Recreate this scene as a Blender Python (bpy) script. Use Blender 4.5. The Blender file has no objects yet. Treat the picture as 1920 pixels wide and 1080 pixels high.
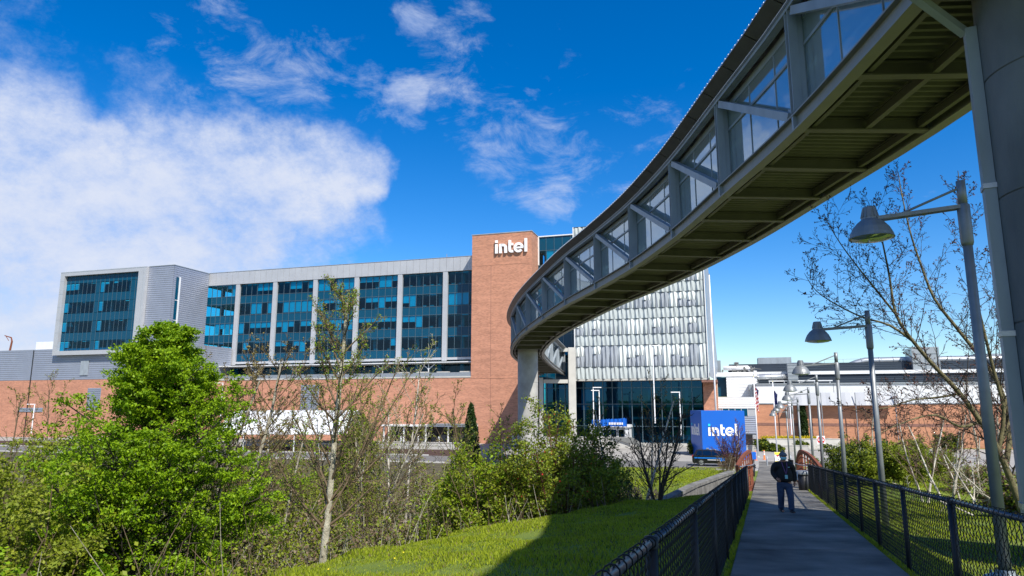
import bpy, math, random
import numpy as np
from mathutils import Vector, Matrix
R = math.radians
sc = bpy.context.scene
col = sc.collection

# ------------------------------------------------------------------ camera
ZC = 1.55
PITCH = R(9.75)
cam = bpy.data.cameras.new('camera')
cam.lens = 24; cam.sensor_width = 36
cam.clip_start = 0.05; cam.clip_end = 6000
co = bpy.data.objects.new('camera', cam); col.objects.link(co)
co.location = (0, 0, ZC); co.rotation_euler = (R(90) + PITCH, 0, 0)
sc.camera = co

# ------------------------------------------------------------------ light
SUN_EL = R(48); SUN_AZ = R(153.5)       # azimuth clockwise from +Y: behind the camera, to its right
sun = bpy.data.lights.new('sun', 'SUN'); sun.energy = 4.9; sun.angle = R(0.5); sun.color = (1, 0.95, 0.86)
so = bpy.data.objects.new('sun', sun); col.objects.link(so)
sdir = Vector((math.sin(SUN_AZ) * math.cos(SUN_EL), math.cos(SUN_AZ) * math.cos(SUN_EL), math.sin(SUN_EL)))
so.rotation_euler = sdir.to_track_quat('Z', 'Y').to_euler()
so.location = sdir * 100
sc.view_settings.view_transform = 'Standard'; sc.view_settings.look = 'None'
sc.view_settings.exposure = 0.52; sc.view_settings.gamma = 1; sc.view_settings.use_curve_mapping = False
sc.cycles.max_bounces = 8; sc.cycles.transparent_max_bounces = 24; sc.cycles.transmission_bounces = 6
sc.cycles.diffuse_bounces = 3; sc.cycles.glossy_bounces = 4
sc.cycles.use_denoising = True

def pixdir(px, py):
    u = (px - 960) / 1280; v = (540 - py) / 1280
    d = Vector((u, math.cos(PITCH) - v * math.sin(PITCH), math.sin(PITCH) + v * math.cos(PITCH)))
    return d.normalized()

w = bpy.data.worlds.new('World'); sc.world = w; w.use_nodes = True
nt = w.node_tree; N = nt.nodes; Lk = nt.links
for n_ in list(N): N.remove(n_)
def nd(tree, t, **kw):
    n_ = tree.nodes.new(t)
    for k, v in kw.items(): setattr(n_, k, v)
    return n_
def wmath(op, a, b=None, c=None):
    n_ = nd(nt, 'ShaderNodeMath', operation=op)
    for i, x in enumerate((a, b, c)):
        if x is None: continue
        if isinstance(x, (int, float)): n_.inputs[i].default_value = x
        else: Lk.new(x, n_.inputs[i])
    return n_.outputs[0]
out = nd(nt, 'ShaderNodeOutputWorld')
sky = nd(nt, 'ShaderNodeTexSky', sky_type='NISHITA', sun_disc=False)
sky.sun_elevation = SUN_EL; sky.sun_rotation = SUN_AZ
sky.air_density = 1.0; sky.dust_density = 0.3; sky.ozone_density = 4.0; sky.altitude = 200
hs = nd(nt, 'ShaderNodeHueSaturation'); hs.inputs['Hue'].default_value = 0.508
hs.inputs['Saturation'].default_value = 1.42; hs.inputs['Value'].default_value = 1.0
Lk.new(sky.outputs[0], hs.inputs['Color'])
bgs = nd(nt, 'ShaderNodeBackground'); bgs.inputs[1].default_value = 0.120
Lk.new(hs.outputs[0], bgs.inputs[0])
tc = nd(nt, 'ShaderNodeTexCoord')
def wnoise(scale, detail, rough, sx=1, sz=1, off=0, dist=0):
    mp = nd(nt, 'ShaderNodeMapping'); mp.inputs['Scale'].default_value = (sx, 1, sz); mp.inputs['Location'].default_value = (off, off * .7, 0)
    mp.inputs['Rotation'].default_value = (0, R(22), 0)
    Lk.new(tc.outputs['Generated'], mp.inputs[0])
    t = nd(nt, 'ShaderNodeTexNoise'); t.inputs['Scale'].default_value = scale; t.inputs['Detail'].default_value = detail
    t.inputs['Roughness'].default_value = rough; t.inputs['Distortion'].default_value = dist
    Lk.new(mp.outputs[0], t.inputs['Vector']); return t
wn = wnoise(4.2, 6, .6)
sub = nd(nt, 'ShaderNodeVectorMath', operation='SUBTRACT'); Lk.new(wn.outputs['Color'], sub.inputs[0]); sub.inputs[1].default_value = (.5, .5, .5)
scl = nd(nt, 'ShaderNodeVectorMath', operation='SCALE'); Lk.new(sub.outputs[0], scl.inputs[0]); scl.inputs['Scale'].default_value = .20
add = nd(nt, 'ShaderNodeVectorMath', operation='ADD'); Lk.new(tc.outputs['Generated'], add.inputs[0]); Lk.new(scl.outputs[0], add.inputs[1])
def blobs(lst, src):
    cur = None
    for (px, py, r, wgt) in lst:
        c = pixdir(px, py)
        dn = nd(nt, 'ShaderNodeVectorMath', operation='DISTANCE'); Lk.new(src, dn.inputs[0]); dn.inputs[1].default_value = c
        mr = nd(nt, 'ShaderNodeMapRange', interpolation_type='SMOOTHSTEP')
        Lk.new(dn.outputs['Value'], mr.inputs['Value'])
        mr.inputs['From Min'].default_value = r * 1.25; mr.inputs['From Max'].default_value = r * .35
        mr.inputs['To Min'].default_value = 0; mr.inputs['To Max'].default_value = wgt
        cur = mr.outputs[0] if cur is None else wmath('MAXIMUM', cur, mr.outputs[0])
    return cur
bank = blobs([(-150, 430, .18, 1), (-60, 470, .20, 1), (120, 400, .16, 1), (330, 430, .18, 1), (480, 400, .14, 1), (610, 345, .10, .85), (560, 300, .07, .7), (210, 290, .08, .8), (20, 270, .11, .9), (120, 300, .11, .9), (420, 300, .09, .8), (540, 450, .15, .8),
              (80, 520, .25, 1), (400, 480, .17, .9), (-450, 420, .30, 1), (0, 300, .14, .9), (60, 210, .09, .75), (690, 335, .055, .8), (290, 190, .07, .42), (20, 60, .07, .5), (90, 85, .05, .4), (-480, 420, .2, .8), (250, 560, .3, .85)], add.outputs[0])
wisp = blobs([(440, 40, .06, .75), (470, 110, .06, .6), (530, 140, .09, .78), (350, 180, .07, .6), (640, 140, .08, .6), (745, 190, .06, .95), (800, 80, .06, .8), (775, 45, .045, .9),
              (830, 150, .08, .75), (920, 200, .08, .62), (960, 300, .07, .85), (1020, 330, .07, .9), (1080, 300, .08, .68), (1200, 290, .09, .5),
              (1280, 215, .07, .45), (1160, 225, .07, .5), (1060, 190, .08, .5), (1000, 250, .08, .66), (880, 60, .06, .5), (340, 110, .08, .45), (890, 180, .07, .5), (1750, 480, .25, .15)], add.outputs[0])
n1 = wnoise(6, 12, .70, sx=1.0, sz=1.4, off=3)
n2 = wnoise(14, 10, .68, sx=.8, sz=1.5, off=9, dist=.4)
n3 = wnoise(2.2, 6, .55, sx=1, sz=2.2, off=21)
d1 = wmath('ADD', bank, wmath('MULTIPLY', wmath('MULTIPLY', wmath('SUBTRACT', n1.outputs[0], .5), 1.45), wmath('MINIMUM', wmath('MULTIPLY_ADD', bank, 3.0, .2), 1.15)))
mr1 = nd(nt, 'ShaderNodeMapRange', interpolation_type='SMOOTHSTEP'); Lk.new(d1, mr1.inputs[0]); mr1.inputs[1].default_value = .22; mr1.inputs[2].default_value = 1.12; mr1.inputs[4].default_value = .95
d2 = wmath('ADD', wmath('MULTIPLY', wisp, .62), wmath('MULTIPLY', wmath('SUBTRACT', n2.outputs[0], .5), 1.7))
mr2 = nd(nt, 'ShaderNodeMapRange', interpolation_type='SMOOTHSTEP'); Lk.new(d2, mr2.inputs[0]); mr2.inputs[1].default_value = .28; mr2.inputs[2].default_value = .98; mr2.inputs[4].default_value = .72
# thin cloud everywhere else in the sky (denser towards the sides and behind the camera)
sp = nd(nt, 'ShaderNodeSeparateXYZ'); Lk.new(tc.outputs['Generated'], sp.inputs[0])
d3 = wmath('ADD', n3.outputs[0], wmath('MULTIPLY', sp.outputs['Y'], -.30))
mr3 = nd(nt, 'ShaderNodeMapRange', interpolation_type='SMOOTHSTEP'); Lk.new(d3, mr3.inputs[0]); mr3.inputs[1].default_value = .56; mr3.inputs[2].default_value = .80; mr3.inputs[4].default_value = .8
ff = nd(nt, 'ShaderNodeMapRange', interpolation_type='SMOOTHSTEP'); Lk.new(sp.outputs['Y'], ff.inputs[0]); ff.inputs[1].default_value = .70; ff.inputs[2].default_value = .35
cl = wmath('MAXIMUM', wmath('MAXIMUM', mr1.outputs[0], mr2.outputs[0]), wmath('MULTIPLY', mr3.outputs[0], ff.outputs[0]))
up = nd(nt, 'ShaderNodeMapRange'); Lk.new(sp.outputs['Z'], up.inputs[0]); up.inputs[1].default_value = -.02; up.inputs[2].default_value = .03
cl = wmath('MULTIPLY', cl, up.outputs[0])
cr = nd(nt, 'ShaderNodeValToRGB'); Lk.new(n1.outputs[0], cr.inputs[0])
cr.color_ramp.elements[0].position = .3; cr.color_ramp.elements[0].color = (.42, .55, .86, 1)
cr.color_ramp.elements[1].position = .62; cr.color_ramp.elements[1].color = (.70, .75, .88, 1)
bgc = nd(nt, 'ShaderNodeBackground'); bgc.inputs[1].default_value = .74; Lk.new(cr.outputs[0], bgc.inputs[0])
mx = nd(nt, 'ShaderNodeMixShader'); Lk.new(cl, mx.inputs[0]); Lk.new(bgs.outputs[0], mx.inputs[1]); Lk.new(bgc.outputs[0], mx.inputs[2])
Lk.new(mx.outputs[0], out.inputs[0])

# ------------------------------------------------------------------ materials
MATS = {}
def mat(name, c, rough=.6, metal=0, var=.15, scale=3, bump=0, bscale=None, spec=.5, c2=None, stretch=(1, 1, 1)):
    m = bpy.data.materials.new(name); m.use_nodes = True
    t = m.node_tree; b = t.nodes['Principled BSDF']
    b.inputs['Roughness'].default_value = rough; b.inputs['Metallic'].default_value = metal
    b.inputs['Specular IOR Level'].default_value = spec
    b.inputs['Base Color'].default_value = (*c, 1)
    if var or c2 or bump:
        g = t.nodes.new('ShaderNodeNewGeometry')
        mp = t.nodes.new('ShaderNodeMapping'); mp.inputs['Scale'].default_value = stretch
        t.links.new(g.outputs['Position'], mp.inputs[0])
        n = t.nodes.new('ShaderNodeTexNoise'); n.inputs['Scale'].default_value = scale; n.inputs['Detail'].default_value = 6
        t.links.new(mp.outputs[0], n.inputs['Vector'])
        r = t.nodes.new('ShaderNodeValToRGB')
        r.color_ramp.elements[0].position = .3; r.color_ramp.elements[1].position = .7
        a = c2 if c2 else tuple(x * (1 + var) for x in c)
        d = c if c2 else tuple(x * (1 - var) for x in c)
        r.color_ramp.elements[0].color = (*d, 1); r.color_ramp.elements[1].color = (*a, 1)
        t.links.new(n.outputs[0], r.inputs[0]); t.links.new(r.outputs[0], b.inputs['Base Color'])
        if bump:
            n2 = t.nodes.new('ShaderNodeTexNoise'); n2.inputs['Scale'].default_value = bscale or scale * 6; n2.inputs['Detail'].default_value = 4
            t.links.new(mp.outputs[0], n2.inputs['Vector'])
            bp = t.nodes.new('ShaderNodeBump'); bp.inputs['Strength'].default_value = bump; bp.inputs['Distance'].default_value = .05
            t.links.new(n2.outputs[0], bp.inputs['Height']); t.links.new(bp.outputs[0], b.inputs['Normal'])
    MATS[name] = m
    return m
def leafmat(name, c, c2, trans=.35):
    m = bpy.data.materials.new(name); m.use_nodes = True; t = m.node_tree
    b = t.nodes['Principled BSDF']; o = t.nodes['Material Output']
    g = t.nodes.new('ShaderNodeNewGeometry'); r = t.nodes.new('ShaderNodeValToRGB')
    n = t.nodes.new('ShaderNodeTexNoise'); n.inputs['Scale'].default_value = 1.3; n.inputs['Detail'].default_value = 5
    t.links.new(g.outputs['Position'], n.inputs['Vector'])
    mm = t.nodes.new('ShaderNodeMath'); mm.operation = 'MULTIPLY_ADD'; mm.inputs[1].default_value = .45
    t.links.new(g.outputs['Random Per Island'], mm.inputs[0])
    m2 = t.nodes.new('ShaderNodeMath'); m2.operation = 'MULTIPLY'; m2.inputs[1].default_value = .55
    t.links.new(n.outputs[0], m2.inputs[0]); t.links.new(m2.outputs[0], mm.inputs[2])
    r.color_ramp.elements[0].position = .2; r.color_ramp.elements[1].position = .8
    r.color_ramp.elements[0].color = (*c, 1); r.color_ramp.elements[1].color = (*c2, 1)
    t.links.new(mm.outputs[0], r.inputs[0]); t.links.new(r.outputs[0], b.inputs['Base Color'])
    b.inputs['Roughness'].default_value = .55; b.inputs['Specular IOR Level'].default_value = .3
    tr = t.nodes.new('ShaderNodeBsdfTranslucent'); t.links.new(r.outputs[0], tr.inputs[0])
    mix = t.nodes.new('ShaderNodeMixShader'); mix.inputs[0].default_value = trans
    t.links.new(b.outputs[0], mix.inputs[1]); t.links.new(tr.outputs[0], mix.inputs[2]); t.links.new(mix.outputs[0], o.inputs[0])
    MATS[name] = m; return m
def glassmat(name, tint, refl=.12, rough=.02, rc=(1, 1, 1)):
    m = bpy.data.materials.new(name); m.use_nodes = True; t = m.node_tree
    t.nodes.remove(t.nodes['Principled BSDF']); o = t.nodes['Material Output']
    tr = t.nodes.new('ShaderNodeBsdfTransparent'); tr.inputs[0].default_value = (*tint, 1)
    gl = t.nodes.new('ShaderNodeBsdfGlossy'); gl.inputs['Roughness'].default_value = rough; gl.inputs[0].default_value = (*rc, 1)
    lw = t.nodes.new('ShaderNodeLayerWeight'); lw.inputs[0].default_value = .25
    ma = t.nodes.new('ShaderNodeMath'); ma.operation = 'MULTIPLY_ADD'; ma.inputs[1].default_value = .55; ma.inputs[2].default_value = refl
    ma.use_clamp = True
    t.links.new(lw.outputs['Fresnel'], ma.inputs[0])
    # long-wave unevenness of the panes
    g = t.nodes.new('ShaderNodeNewGeometry'); n = t.nodes.new('ShaderNodeTexNoise'); n.inputs['Scale'].default_value = .9
    t.links.new(g.outputs['Position'], n.inputs['Vector'])
    bp = t.nodes.new('ShaderNodeBump'); bp.inputs['Strength'].default_value = .06; bp.inputs['Distance'].default_value = .05
    t.links.new(n.outputs[0], bp.inputs['Height']); t.links.new(bp.outputs[0], gl.inputs['Normal'])
    mix = t.nodes.new('ShaderNodeMixShader'); t.links.new(ma.outputs[0], mix.inputs[0])
    t.links.new(tr.outputs[0], mix.inputs[1]); t.links.new(gl.outputs[0], mix.inputs[2]); t.links.new(mix.outputs[0], o.inputs[0])
    MATS[name] = m; return m
def hazeglass(name, tint, refl, rc, pale_mix):
    m = glassmat(name, tint, refl, rc=rc); t = m.node_tree; o = t.nodes['Material Output']; src = o.inputs[0].links[0].from_socket
    d = t.nodes.new('ShaderNodeBsdfDiffuse'); d.inputs[0].default_value = (.62, .70, .74, 1); tl = t.nodes.new('ShaderNodeBsdfTranslucent'); tl.inputs[0].default_value = (.62, .72, .78, 1)  # pale diffuse share paints in the lit interior and sky reflection
    a = t.nodes.new('ShaderNodeMixShader'); a.inputs[0].default_value = .5; t.links.new(d.outputs[0], a.inputs[1]); t.links.new(tl.outputs[0], a.inputs[2])
    b = t.nodes.new('ShaderNodeMixShader'); b.inputs[0].default_value = pale_mix; t.links.new(src, b.inputs[1]); t.links.new(a.outputs[0], b.inputs[2]); t.links.new(b.outputs[0], o.inputs[0])
    return m
def brickmat(name, c1, c2, mortar, bw=.42, bh=.14, grid=True):
    m = bpy.data.materials.new(name); m.use_nodes = True; t = m.node_tree; b = t.nodes['Principled BSDF']
    tc_ = t.nodes.new('ShaderNodeTexCoord'); s = t.nodes.new('ShaderNodeSeparateXYZ'); t.links.new(tc_.outputs['Object'], s.inputs[0])
    a = t.nodes.new('ShaderNodeMath'); a.operation = 'ADD'; t.links.new(s.outputs[0], a.inputs[0]); t.links.new(s.outputs[1], a.inputs[1])
    cx = t.nodes.new('ShaderNodeCombineXYZ'); t.links.new(a.outputs[0], cx.inputs[0]); t.links.new(s.outputs[2], cx.inputs[1])
    bt = t.nodes.new('ShaderNodeTexBrick'); t.links.new(cx.outputs[0], bt.inputs['Vector'])
    bt.inputs['Scale'].default_value = 1; bt.inputs['Brick Width'].default_value = bw; bt.inputs['Row Height'].default_value = bh
    bt.inputs['Mortar Size'].default_value = .014; bt.inputs['Color1'].default_value = (*c1, 1); bt.inputs['Color2'].default_value = (*c2, 1)
    bt.inputs['Mortar'].default_value = (*mortar, 1); bt.inputs['Bias'].default_value = -.2
    n = t.nodes.new('ShaderNodeTexNoise'); n.inputs['Scale'].default_value = .5; n.inputs['Detail'].default_value = 8; n.inputs['Roughness'].default_value = .7
    mp = t.nodes.new('ShaderNodeMapping'); mp.inputs['Scale'].default_value = (.5, 2.5, 1); t.links.new(cx.outputs[0], mp.inputs[0]); t.links.new(mp.outputs[0], n.inputs['Vector'])
    mr = t.nodes.new('ShaderNodeMapRange'); mr.inputs[1].default_value = .3; mr.inputs[2].default_value = .7; mr.inputs[3].default_value = .80; mr.inputs[4].default_value = 1.16
    t.links.new(n.outputs[0], mr.inputs[0])
    mu = t.nodes.new('ShaderNodeVectorMath'); mu.operation = 'SCALE'; t.links.new(bt.outputs[0], mu.inputs[0]); t.links.new(mr.outputs[0], mu.inputs['Scale'])
    t.links.new(mu.outputs[0], b.inputs['Base Color']); b.inputs['Roughness'].default_value = .85
    bp = t.nodes.new('ShaderNodeBump'); bp.inputs['Strength'].default_value = .5; bp.inputs['Distance'].default_value = .02; bp.invert = True
    t.links.new(bt.outputs['Fac'], bp.inputs['Height']); t.links.new(bp.outputs[0], b.inputs['Normal'])
    MATS[name] = m; return m

mat('chord_steel', (.24, .24, .23), .5, 0, .06, 2)
mat('steel', (.27, .31, .35), .45, .0, .14, 1.6, stretch=(1, 1, .4))
mat('steel_dark', (.17, .175, .17), .6, 0, .1, 2)
mat('deck_steel', (.15, .142, .125), .6, 0, .12, 1.5)
mat('fascia', (.10, .11, .12), .5, .3, .15, 2)
mat('roof_metal', (.55, .57, .58), .35, .6, .05, 1)
mat('galv', (.42, .44, .46), .4, .7, .12, 8)
mat('white_metal', (.72, .73, .74), .4, .1, .04, 1)
mat('panel_metal', (.46, .47, .49), .38, .25, .05, .6)
mat('corr_metal', (.30, .33, .40), .42, .35, .05, .5)
mat('corr_dark', (.012, .024, .042), .8, 0, .08, .5)
mat('concrete_dark', (.10, .098, .09), .9, 0, 0, 1.6, .3, 14, c2=(.23, .225, .21))
mat('lamp_paint', (.21, .225, .24), .45, .3, .12, 5)
mat('concrete', (.30, .29, .27), .85, 0, 0, 1.1, .25, 14, c2=(.42, .41, .385))
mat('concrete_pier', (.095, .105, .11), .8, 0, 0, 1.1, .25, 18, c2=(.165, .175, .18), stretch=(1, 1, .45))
mat('concrete_light', (.46, .45, .42), .85, 0, .1, .6, .1)
mat('path', (.045, .042, .037), .75, 0, 0, .9, .5, 45, c2=(.25, .235, .205), stretch=(1, 1, 1))
mat('asphalt', (.15, .145, .14), .9, 0, .2, 3, .2, 60)
mat('plaza', (.30, .285, .26), .9, 0, .12, .4, .1, 20)
mat('mulch', (.055, .026, .018), .95, 0, .35, 4, .6, 20)
mat('soil', (.05, .042, .024), .95, 0, 0, 2.0, .6, 18, c2=(.10, .085, .045))
mat('turf', (.085, .14, .012), .9, 0, 0, .35, .7, 35, c2=(.17, .215, .02))
mat('gravel', (.28, .27, .25), .95, 0, .3, 6, .5, 40)
mat('fence_black', (.008, .009, .012), .55, 0, .1, 10)
mat('fence_rail', (.10, .11, .13), .35, .5, .2, 12)
mat('wire', (.007, .008, .010), .5, .0, 0)
brickmat('brick', (.52, .23, .14), (.35, .15, .09), (.47, .30, .22))
brickmat('brick_right', (.52, .23, .125), (.42, .18, .10), (.44, .26, .18))
mat('brick_band', (.22, .11, .085), .85, 0, .15, 2)
mat('spandrel', (.001, .056, .11), .12, 0, .06, .3, spec=.3)
mat('mullion', (.10, .16, .20), .4, .4, 0)
mat('blind', (.72, .74, .74), .7, 0, .03, 1)
mat('interior', (.10, .11, .12), .8, 0, .2, 1)
mat('interior_light', (.35, .36, .35), .8, 0, .2, 1)
glassmat('glass_teal', (.04, .62, .84), .03, rc=(.5, .8, 1))
glassmat('glass_lobby', (.03, .30, .46), .10, rc=(.10, .42, .80))
hazeglass('glass_bridge', (.50, .66, .68), .10, (.75, .85, .9), .28)
mat('frit', (.41, .45, .455), .5, 0, .08, .8, spec=.4)
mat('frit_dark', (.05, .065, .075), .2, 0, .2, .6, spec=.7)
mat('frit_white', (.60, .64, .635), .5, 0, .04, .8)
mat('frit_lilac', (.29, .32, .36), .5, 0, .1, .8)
mat('sign_blue', (.002, .105, .50), .4, 0, .04, .4)
mat('sign_white', (.82, .82, .84), .4, 0, .02)
mat('sign_cyan', (.02, .52, .72), .4, 0, .02)
mat('rust', (.21, .062, .028), .7, .2, .25, 8)
mat('black_plastic', (.012, .012, .014), .45, 0, .1)
mat('car_black', (.006, .006, .008), .18, 0, 0, spec=.8)
mat('car_blue', (.005, .16, .55), .3, 0, 0)
mat('tyre', (.012, .012, .012), .8, 0, 0)
mat('rim', (.55, .56, .58), .3, .8, 0)
mat('red', (.50, .02, .015), .5, 0, 0)
mat('orange', (.75, .16, .02), .5, 0, 0)
mat('yellow', (.75, .62, .02), .6, 0, 0)
mat('navy', (.01, .02, .12), .7, 0, 0)
mat('bark', (.17, .15, .10), .85, 0, 0, 7, .6, 40, c2=(.46, .43, .34), stretch=(1, 1, .6))
mat('bark_white', (.30, .27, .22), .8, 0, 0, 5, .5, 30, c2=(.66, .62, .54), stretch=(1, 1, .5))
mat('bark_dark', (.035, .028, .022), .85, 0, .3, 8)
mat('bark_yellow', (.06, .052, .025), .85, 0, 0, 5, .5, 40, c2=(.19, .165, .08))
mat('twig', (.12, .085, .048), .85, 0, .3, 6)
mat('bud', (.10, .035, .025), .7, 0, .3, 20)
leafmat('leaf_bright', (.085, .20, .004), (.34, .50, .010), .42)
leafmat('leaf_mid', (.12, .17, .008), (.30, .34, .02), .38)
leafmat('leaf_olive', (.13, .18, .014), (.29, .34, .035), .35)
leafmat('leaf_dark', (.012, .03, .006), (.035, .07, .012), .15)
leafmat('leaf_rose', (.09, .16, .012), (.28, .34, .035), .35)
leafmat('leaf_tan', (.17, .14, .045), (.32, .26, .09), .3)
leafmat('dry_leaf', (.10, .07, .04), (.24, .17, .11), .2)
leafmat('blade', (.19, .26, .008), (.44, .50, .03), .45)
leafmat('flower_yellow', (.55, .42, .01), (.75, .6, .02), .3)
mat('skin', (.40, .20, .13), .6, 0, .04)
mat('jacket', (.009, .009, .011), .8, 0, .2, 20)
mat('jeans', (.035, .06, .12), .85, 0, .25, 18)
mat('beanie', (.13, .16, .19), .9, 0, .3, 60, .4, 80)
mat('mask_blue', (.28, .62, .70), .7, 0, .03)
mat('lanyard', (.16, .06, .22), .6, 0, 0)

# ------------------------------------------------------------------ mesh helpers
class M:
    def __init__(s): s.v = []; s.f = []; s.mi = []; s.cur = 0
    def face(s, idx): s.f.append(idx); s.mi.append(s.cur)
    def poly(s, pts):
        b = len(s.v); s.v += [tuple(p) for p in pts]; s.face(tuple(range(b, b + len(pts))))
    def hexa(s, a, c):          # a: 4 pts, c: 4 pts opposite
        b = len(s.v); s.v += [tuple(p) for p in a] + [tuple(p) for p in c]
        for q in ((3, 2, 1, 0), (4, 5, 6, 7), (0, 1, 5, 4), (1, 2, 6, 5), (2, 3, 7, 6), (3, 0, 4, 7)): s.face(tuple(b + i for i in q))
    def box(s, x0, y0, z0, x1, y1, z1):
        s.hexa([(x0, y0, z0), (x1, y0, z0), (x1, y1, z0), (x0, y1, z0)], [(x0, y0, z1), (x1, y0, z1), (x1, y1, z1), (x0, y1, z1)])
    def bar(s, p, q, wd, ht, up=(0, 0, 1)):    # rectangular bar
        p = Vector(p); q = Vector(q); d = (q - p).normalized(); u = Vector(up)
        sd = d.cross(u)
        if sd.length < 1e-4: sd = d.cross(Vector((0, 1, 0)))
        sd.normalize(); u = sd.cross(d).normalized()
        a, b = sd * wd / 2, u * ht / 2
        s.hexa([p - a - b, p + a - b, p + a + b, p - a + b], [q - a - b, q + a - b, q + a + b, q - a + b])
    def tube(s, pts, rad, n=8, cap=True):
        pts = [Vector(p) for p in pts]
        if not isinstance(rad, (list, tuple)): rad = [rad] * len(pts)
        rings = []; ref = None
        for i, p in enumerate(pts):
            d = (pts[min(i + 1, len(pts) - 1)] - pts[max(i - 1, 0)]).normalized()
            if ref is None: ref = d.orthogonal().normalized()
            a = (ref - d * ref.dot(d)).normalized(); ref = a; b = d.cross(a)
            k = len(s.v)
            for j in range(n):
                t = 2 * math.pi * j / n; s.v.append(tuple(p + (a * math.cos(t) + b * math.sin(t)) * rad[i]))
            rings.append(k)
        for i in range(len(pts) - 1):
            for j in range(n): s.face((rings[i] + j, rings[i] + (j + 1) % n, rings[i + 1] + (j + 1) % n, rings[i + 1] + j))
        if cap:
            s.face(tuple(rings[0] + j for j in range(n))[::-1]); s.face(tuple(rings[-1] + j for j in range(n)))
    def lathe(s, prof, cx=0, cy=0, n=20):     # prof: (r,z)
        k = len(s.v)
        for r, z in prof:
            for j in range(n):
                t = 2 * math.pi * j / n; s.v.append((cx + r * math.cos(t), cy + r * math.sin(t), z))
        for i in range(len(prof) - 1):
            for j in range(n): s.face((k + i * n + j, k + i * n + (j + 1) % n, k + (i + 1) * n + (j + 1) % n, k + (i + 1) * n + j))
    def prism(s, pts2, y0, y1, plane='xz'):   # outline in xz extruded along y (or xy along z)
        k = len(s.v); n = len(pts2)
        for y in (y0, y1):
            for a, b in pts2: s.v.append((a, y, b) if plane == 'xz' else (a, b, y))
        s.face(tuple(k + i for i in range(n))); s.face(tuple(k + n + i for i in range(n))[::-1])
        for i in range(n): s.face((k + i, k + n + i, k + n + (i + 1) % n, k + (i + 1) % n))
    def mesh(s, name, mats, smooth=False):
        me = bpy.data.meshes.new(name); me.from_pydata(s.v, [], s.f)
        for m_ in (mats if isinstance(mats, (list, tuple)) else [mats]): me.materials.append(MATS[m_])
        if isinstance(mats, (list, tuple)): me.polygons.foreach_set('material_index', s.mi)
        if smooth: me.polygons.foreach_set('use_smooth', [True] * len(me.polygons))
        me.update(); return me
    def build(s, name, mats, parent=None, smooth=False):
        return link(name, s.mesh(name, mats, smooth), parent)
def link(name, me, parent=None, loc=(0, 0, 0), rz=0, scale=(1, 1, 1)):
    o = bpy.data.objects.new(name, me); col.objects.link(o); o.parent = parent
    o.location = loc; o.rotation_euler = (0, 0, rz); o.scale = scale; return o
def tag(o, label=None, cat=None, group=None, kind=None):
    if label: o['label'] = label
    if cat: o['category'] = cat
    if group: o['group'] = group
    if kind: o['kind'] = kind
    return o
def thing(name, label, cat, loc=(0, 0, 0), rz=0, group=None):
    return tag(link(name, None, None, loc, rz), label, cat, group)
def fastmesh(name, V, Fq, mats, mi=None, nv=4):
    V = np.asarray(V, dtype=np.float32); Fq = np.asarray(Fq, dtype=np.int32)
    me = bpy.data.meshes.new(name); me.vertices.add(len(V)); me.vertices.foreach_set('co', V.ravel())
    me.loops.add(Fq.size); me.loops.foreach_set('vertex_index', Fq.ravel())
    me.polygons.add(len(Fq)); me.polygons.foreach_set('loop_start', np.arange(len(Fq), dtype=np.int32) * nv)
    me.polygons.foreach_set('loop_total', np.full(len(Fq), nv, dtype=np.int32))
    for m_ in mats: me.materials.append(MATS[m_])
    if mi is not None: me.polygons.foreach_set('material_index', np.asarray(mi, dtype=np.int32))
    me.update(calc_edges=True); return me
def copy_tree(o, parent=None):
    c = o.copy(); col.objects.link(c); c.parent = parent
    for ch in list(o.children): copy_tree(ch, c)
    return c

# ------------------------------------------------------------------ ground
def sm(x): x = np.clip(x, 0, 1); return x * x * (3 - 2 * x)
def xc(Y): return 3.86 + .358 * (Y - 9)
def zpath(Y):
    Y = np.asarray(Y, dtype=float)
    return np.where(Y < 69, -.068 * Y, np.where(Y > 75.2, -4.9, -.068 * Y + .068 * (Y - 69) ** 2 / 12.4)) 
def zt(X, Y):
    X = np.asarray(X, dtype=float); Y = np.asarray(Y, dtype=float)
    b = zpath(np.clip(Y, -60, 1e9)); q = (X - xc(np.clip(Y, -60, 90))) * .941
    bb = 117.9 - (.292 * X + .9564 * Y); flatw = sm((50 - bb) / 5.5)
    b = b * (1 - flatw) - 4.9 * flatw; near = sm((80 - Y) / 12) * (1 - flatw)
    b = b - .9 * sm((-q - 1.5) / 11) * near - .40 * sm((q - 1.5) / 1.2) * near - .25 * sm((q - 4) / 12) * near
    Yc = np.interp(X, [-60, -12, -4.9, -4.0, -1.7, 1.7, 6.3, 9, 14], [-40, 0, 12.5, 15.1, 20.5, 23.5, 26.3, 29, 31])
    Yf = np.interp(X, [-60, 0, 6, 9, 14, 40], [76, 72, 52, 45, 42.5, 40])
    s = sm((Y - Yc) / 9) * sm((Yf - Y) / 8) * sm((-q - 1.6) / 2.5)
    s2 = sm(1 - abs(Y - 35.5) / 5.5) * sm((14 - q) / 10) * .75
    s = np.maximum(s, np.where(q > -4, s2, 0))
    flat = np.where(Y < 30, -6.6, -6.9)
    z = b * (1 - s) + np.minimum(flat, b) * s
    # gentle lumps off the path
    off = sm((abs(q) - 2) / 4) * near
    z = z + off * .10 * (np.sin(X * .9 + 1.3) * np.sin(Y * .7) + .5 * np.sin(X * 2.1 + Y * 1.7))
    return z
def tz(x, y): return float(zt(x, y))
gx = np.concatenate([[-2500, -900, -400, -200, -120, -80], np.arange(-60, 60.1, .75), [80, 120, 200, 400, 900, 2500]])
gy = np.concatenate([[-1500, -400, -100, -50], np.arange(-30, 90.1, .75), [100, 130, 200, 400, 900, 3000]])
GX, GY = np.meshgrid(gx, gy); GZ = zt(GX, GY)
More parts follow.
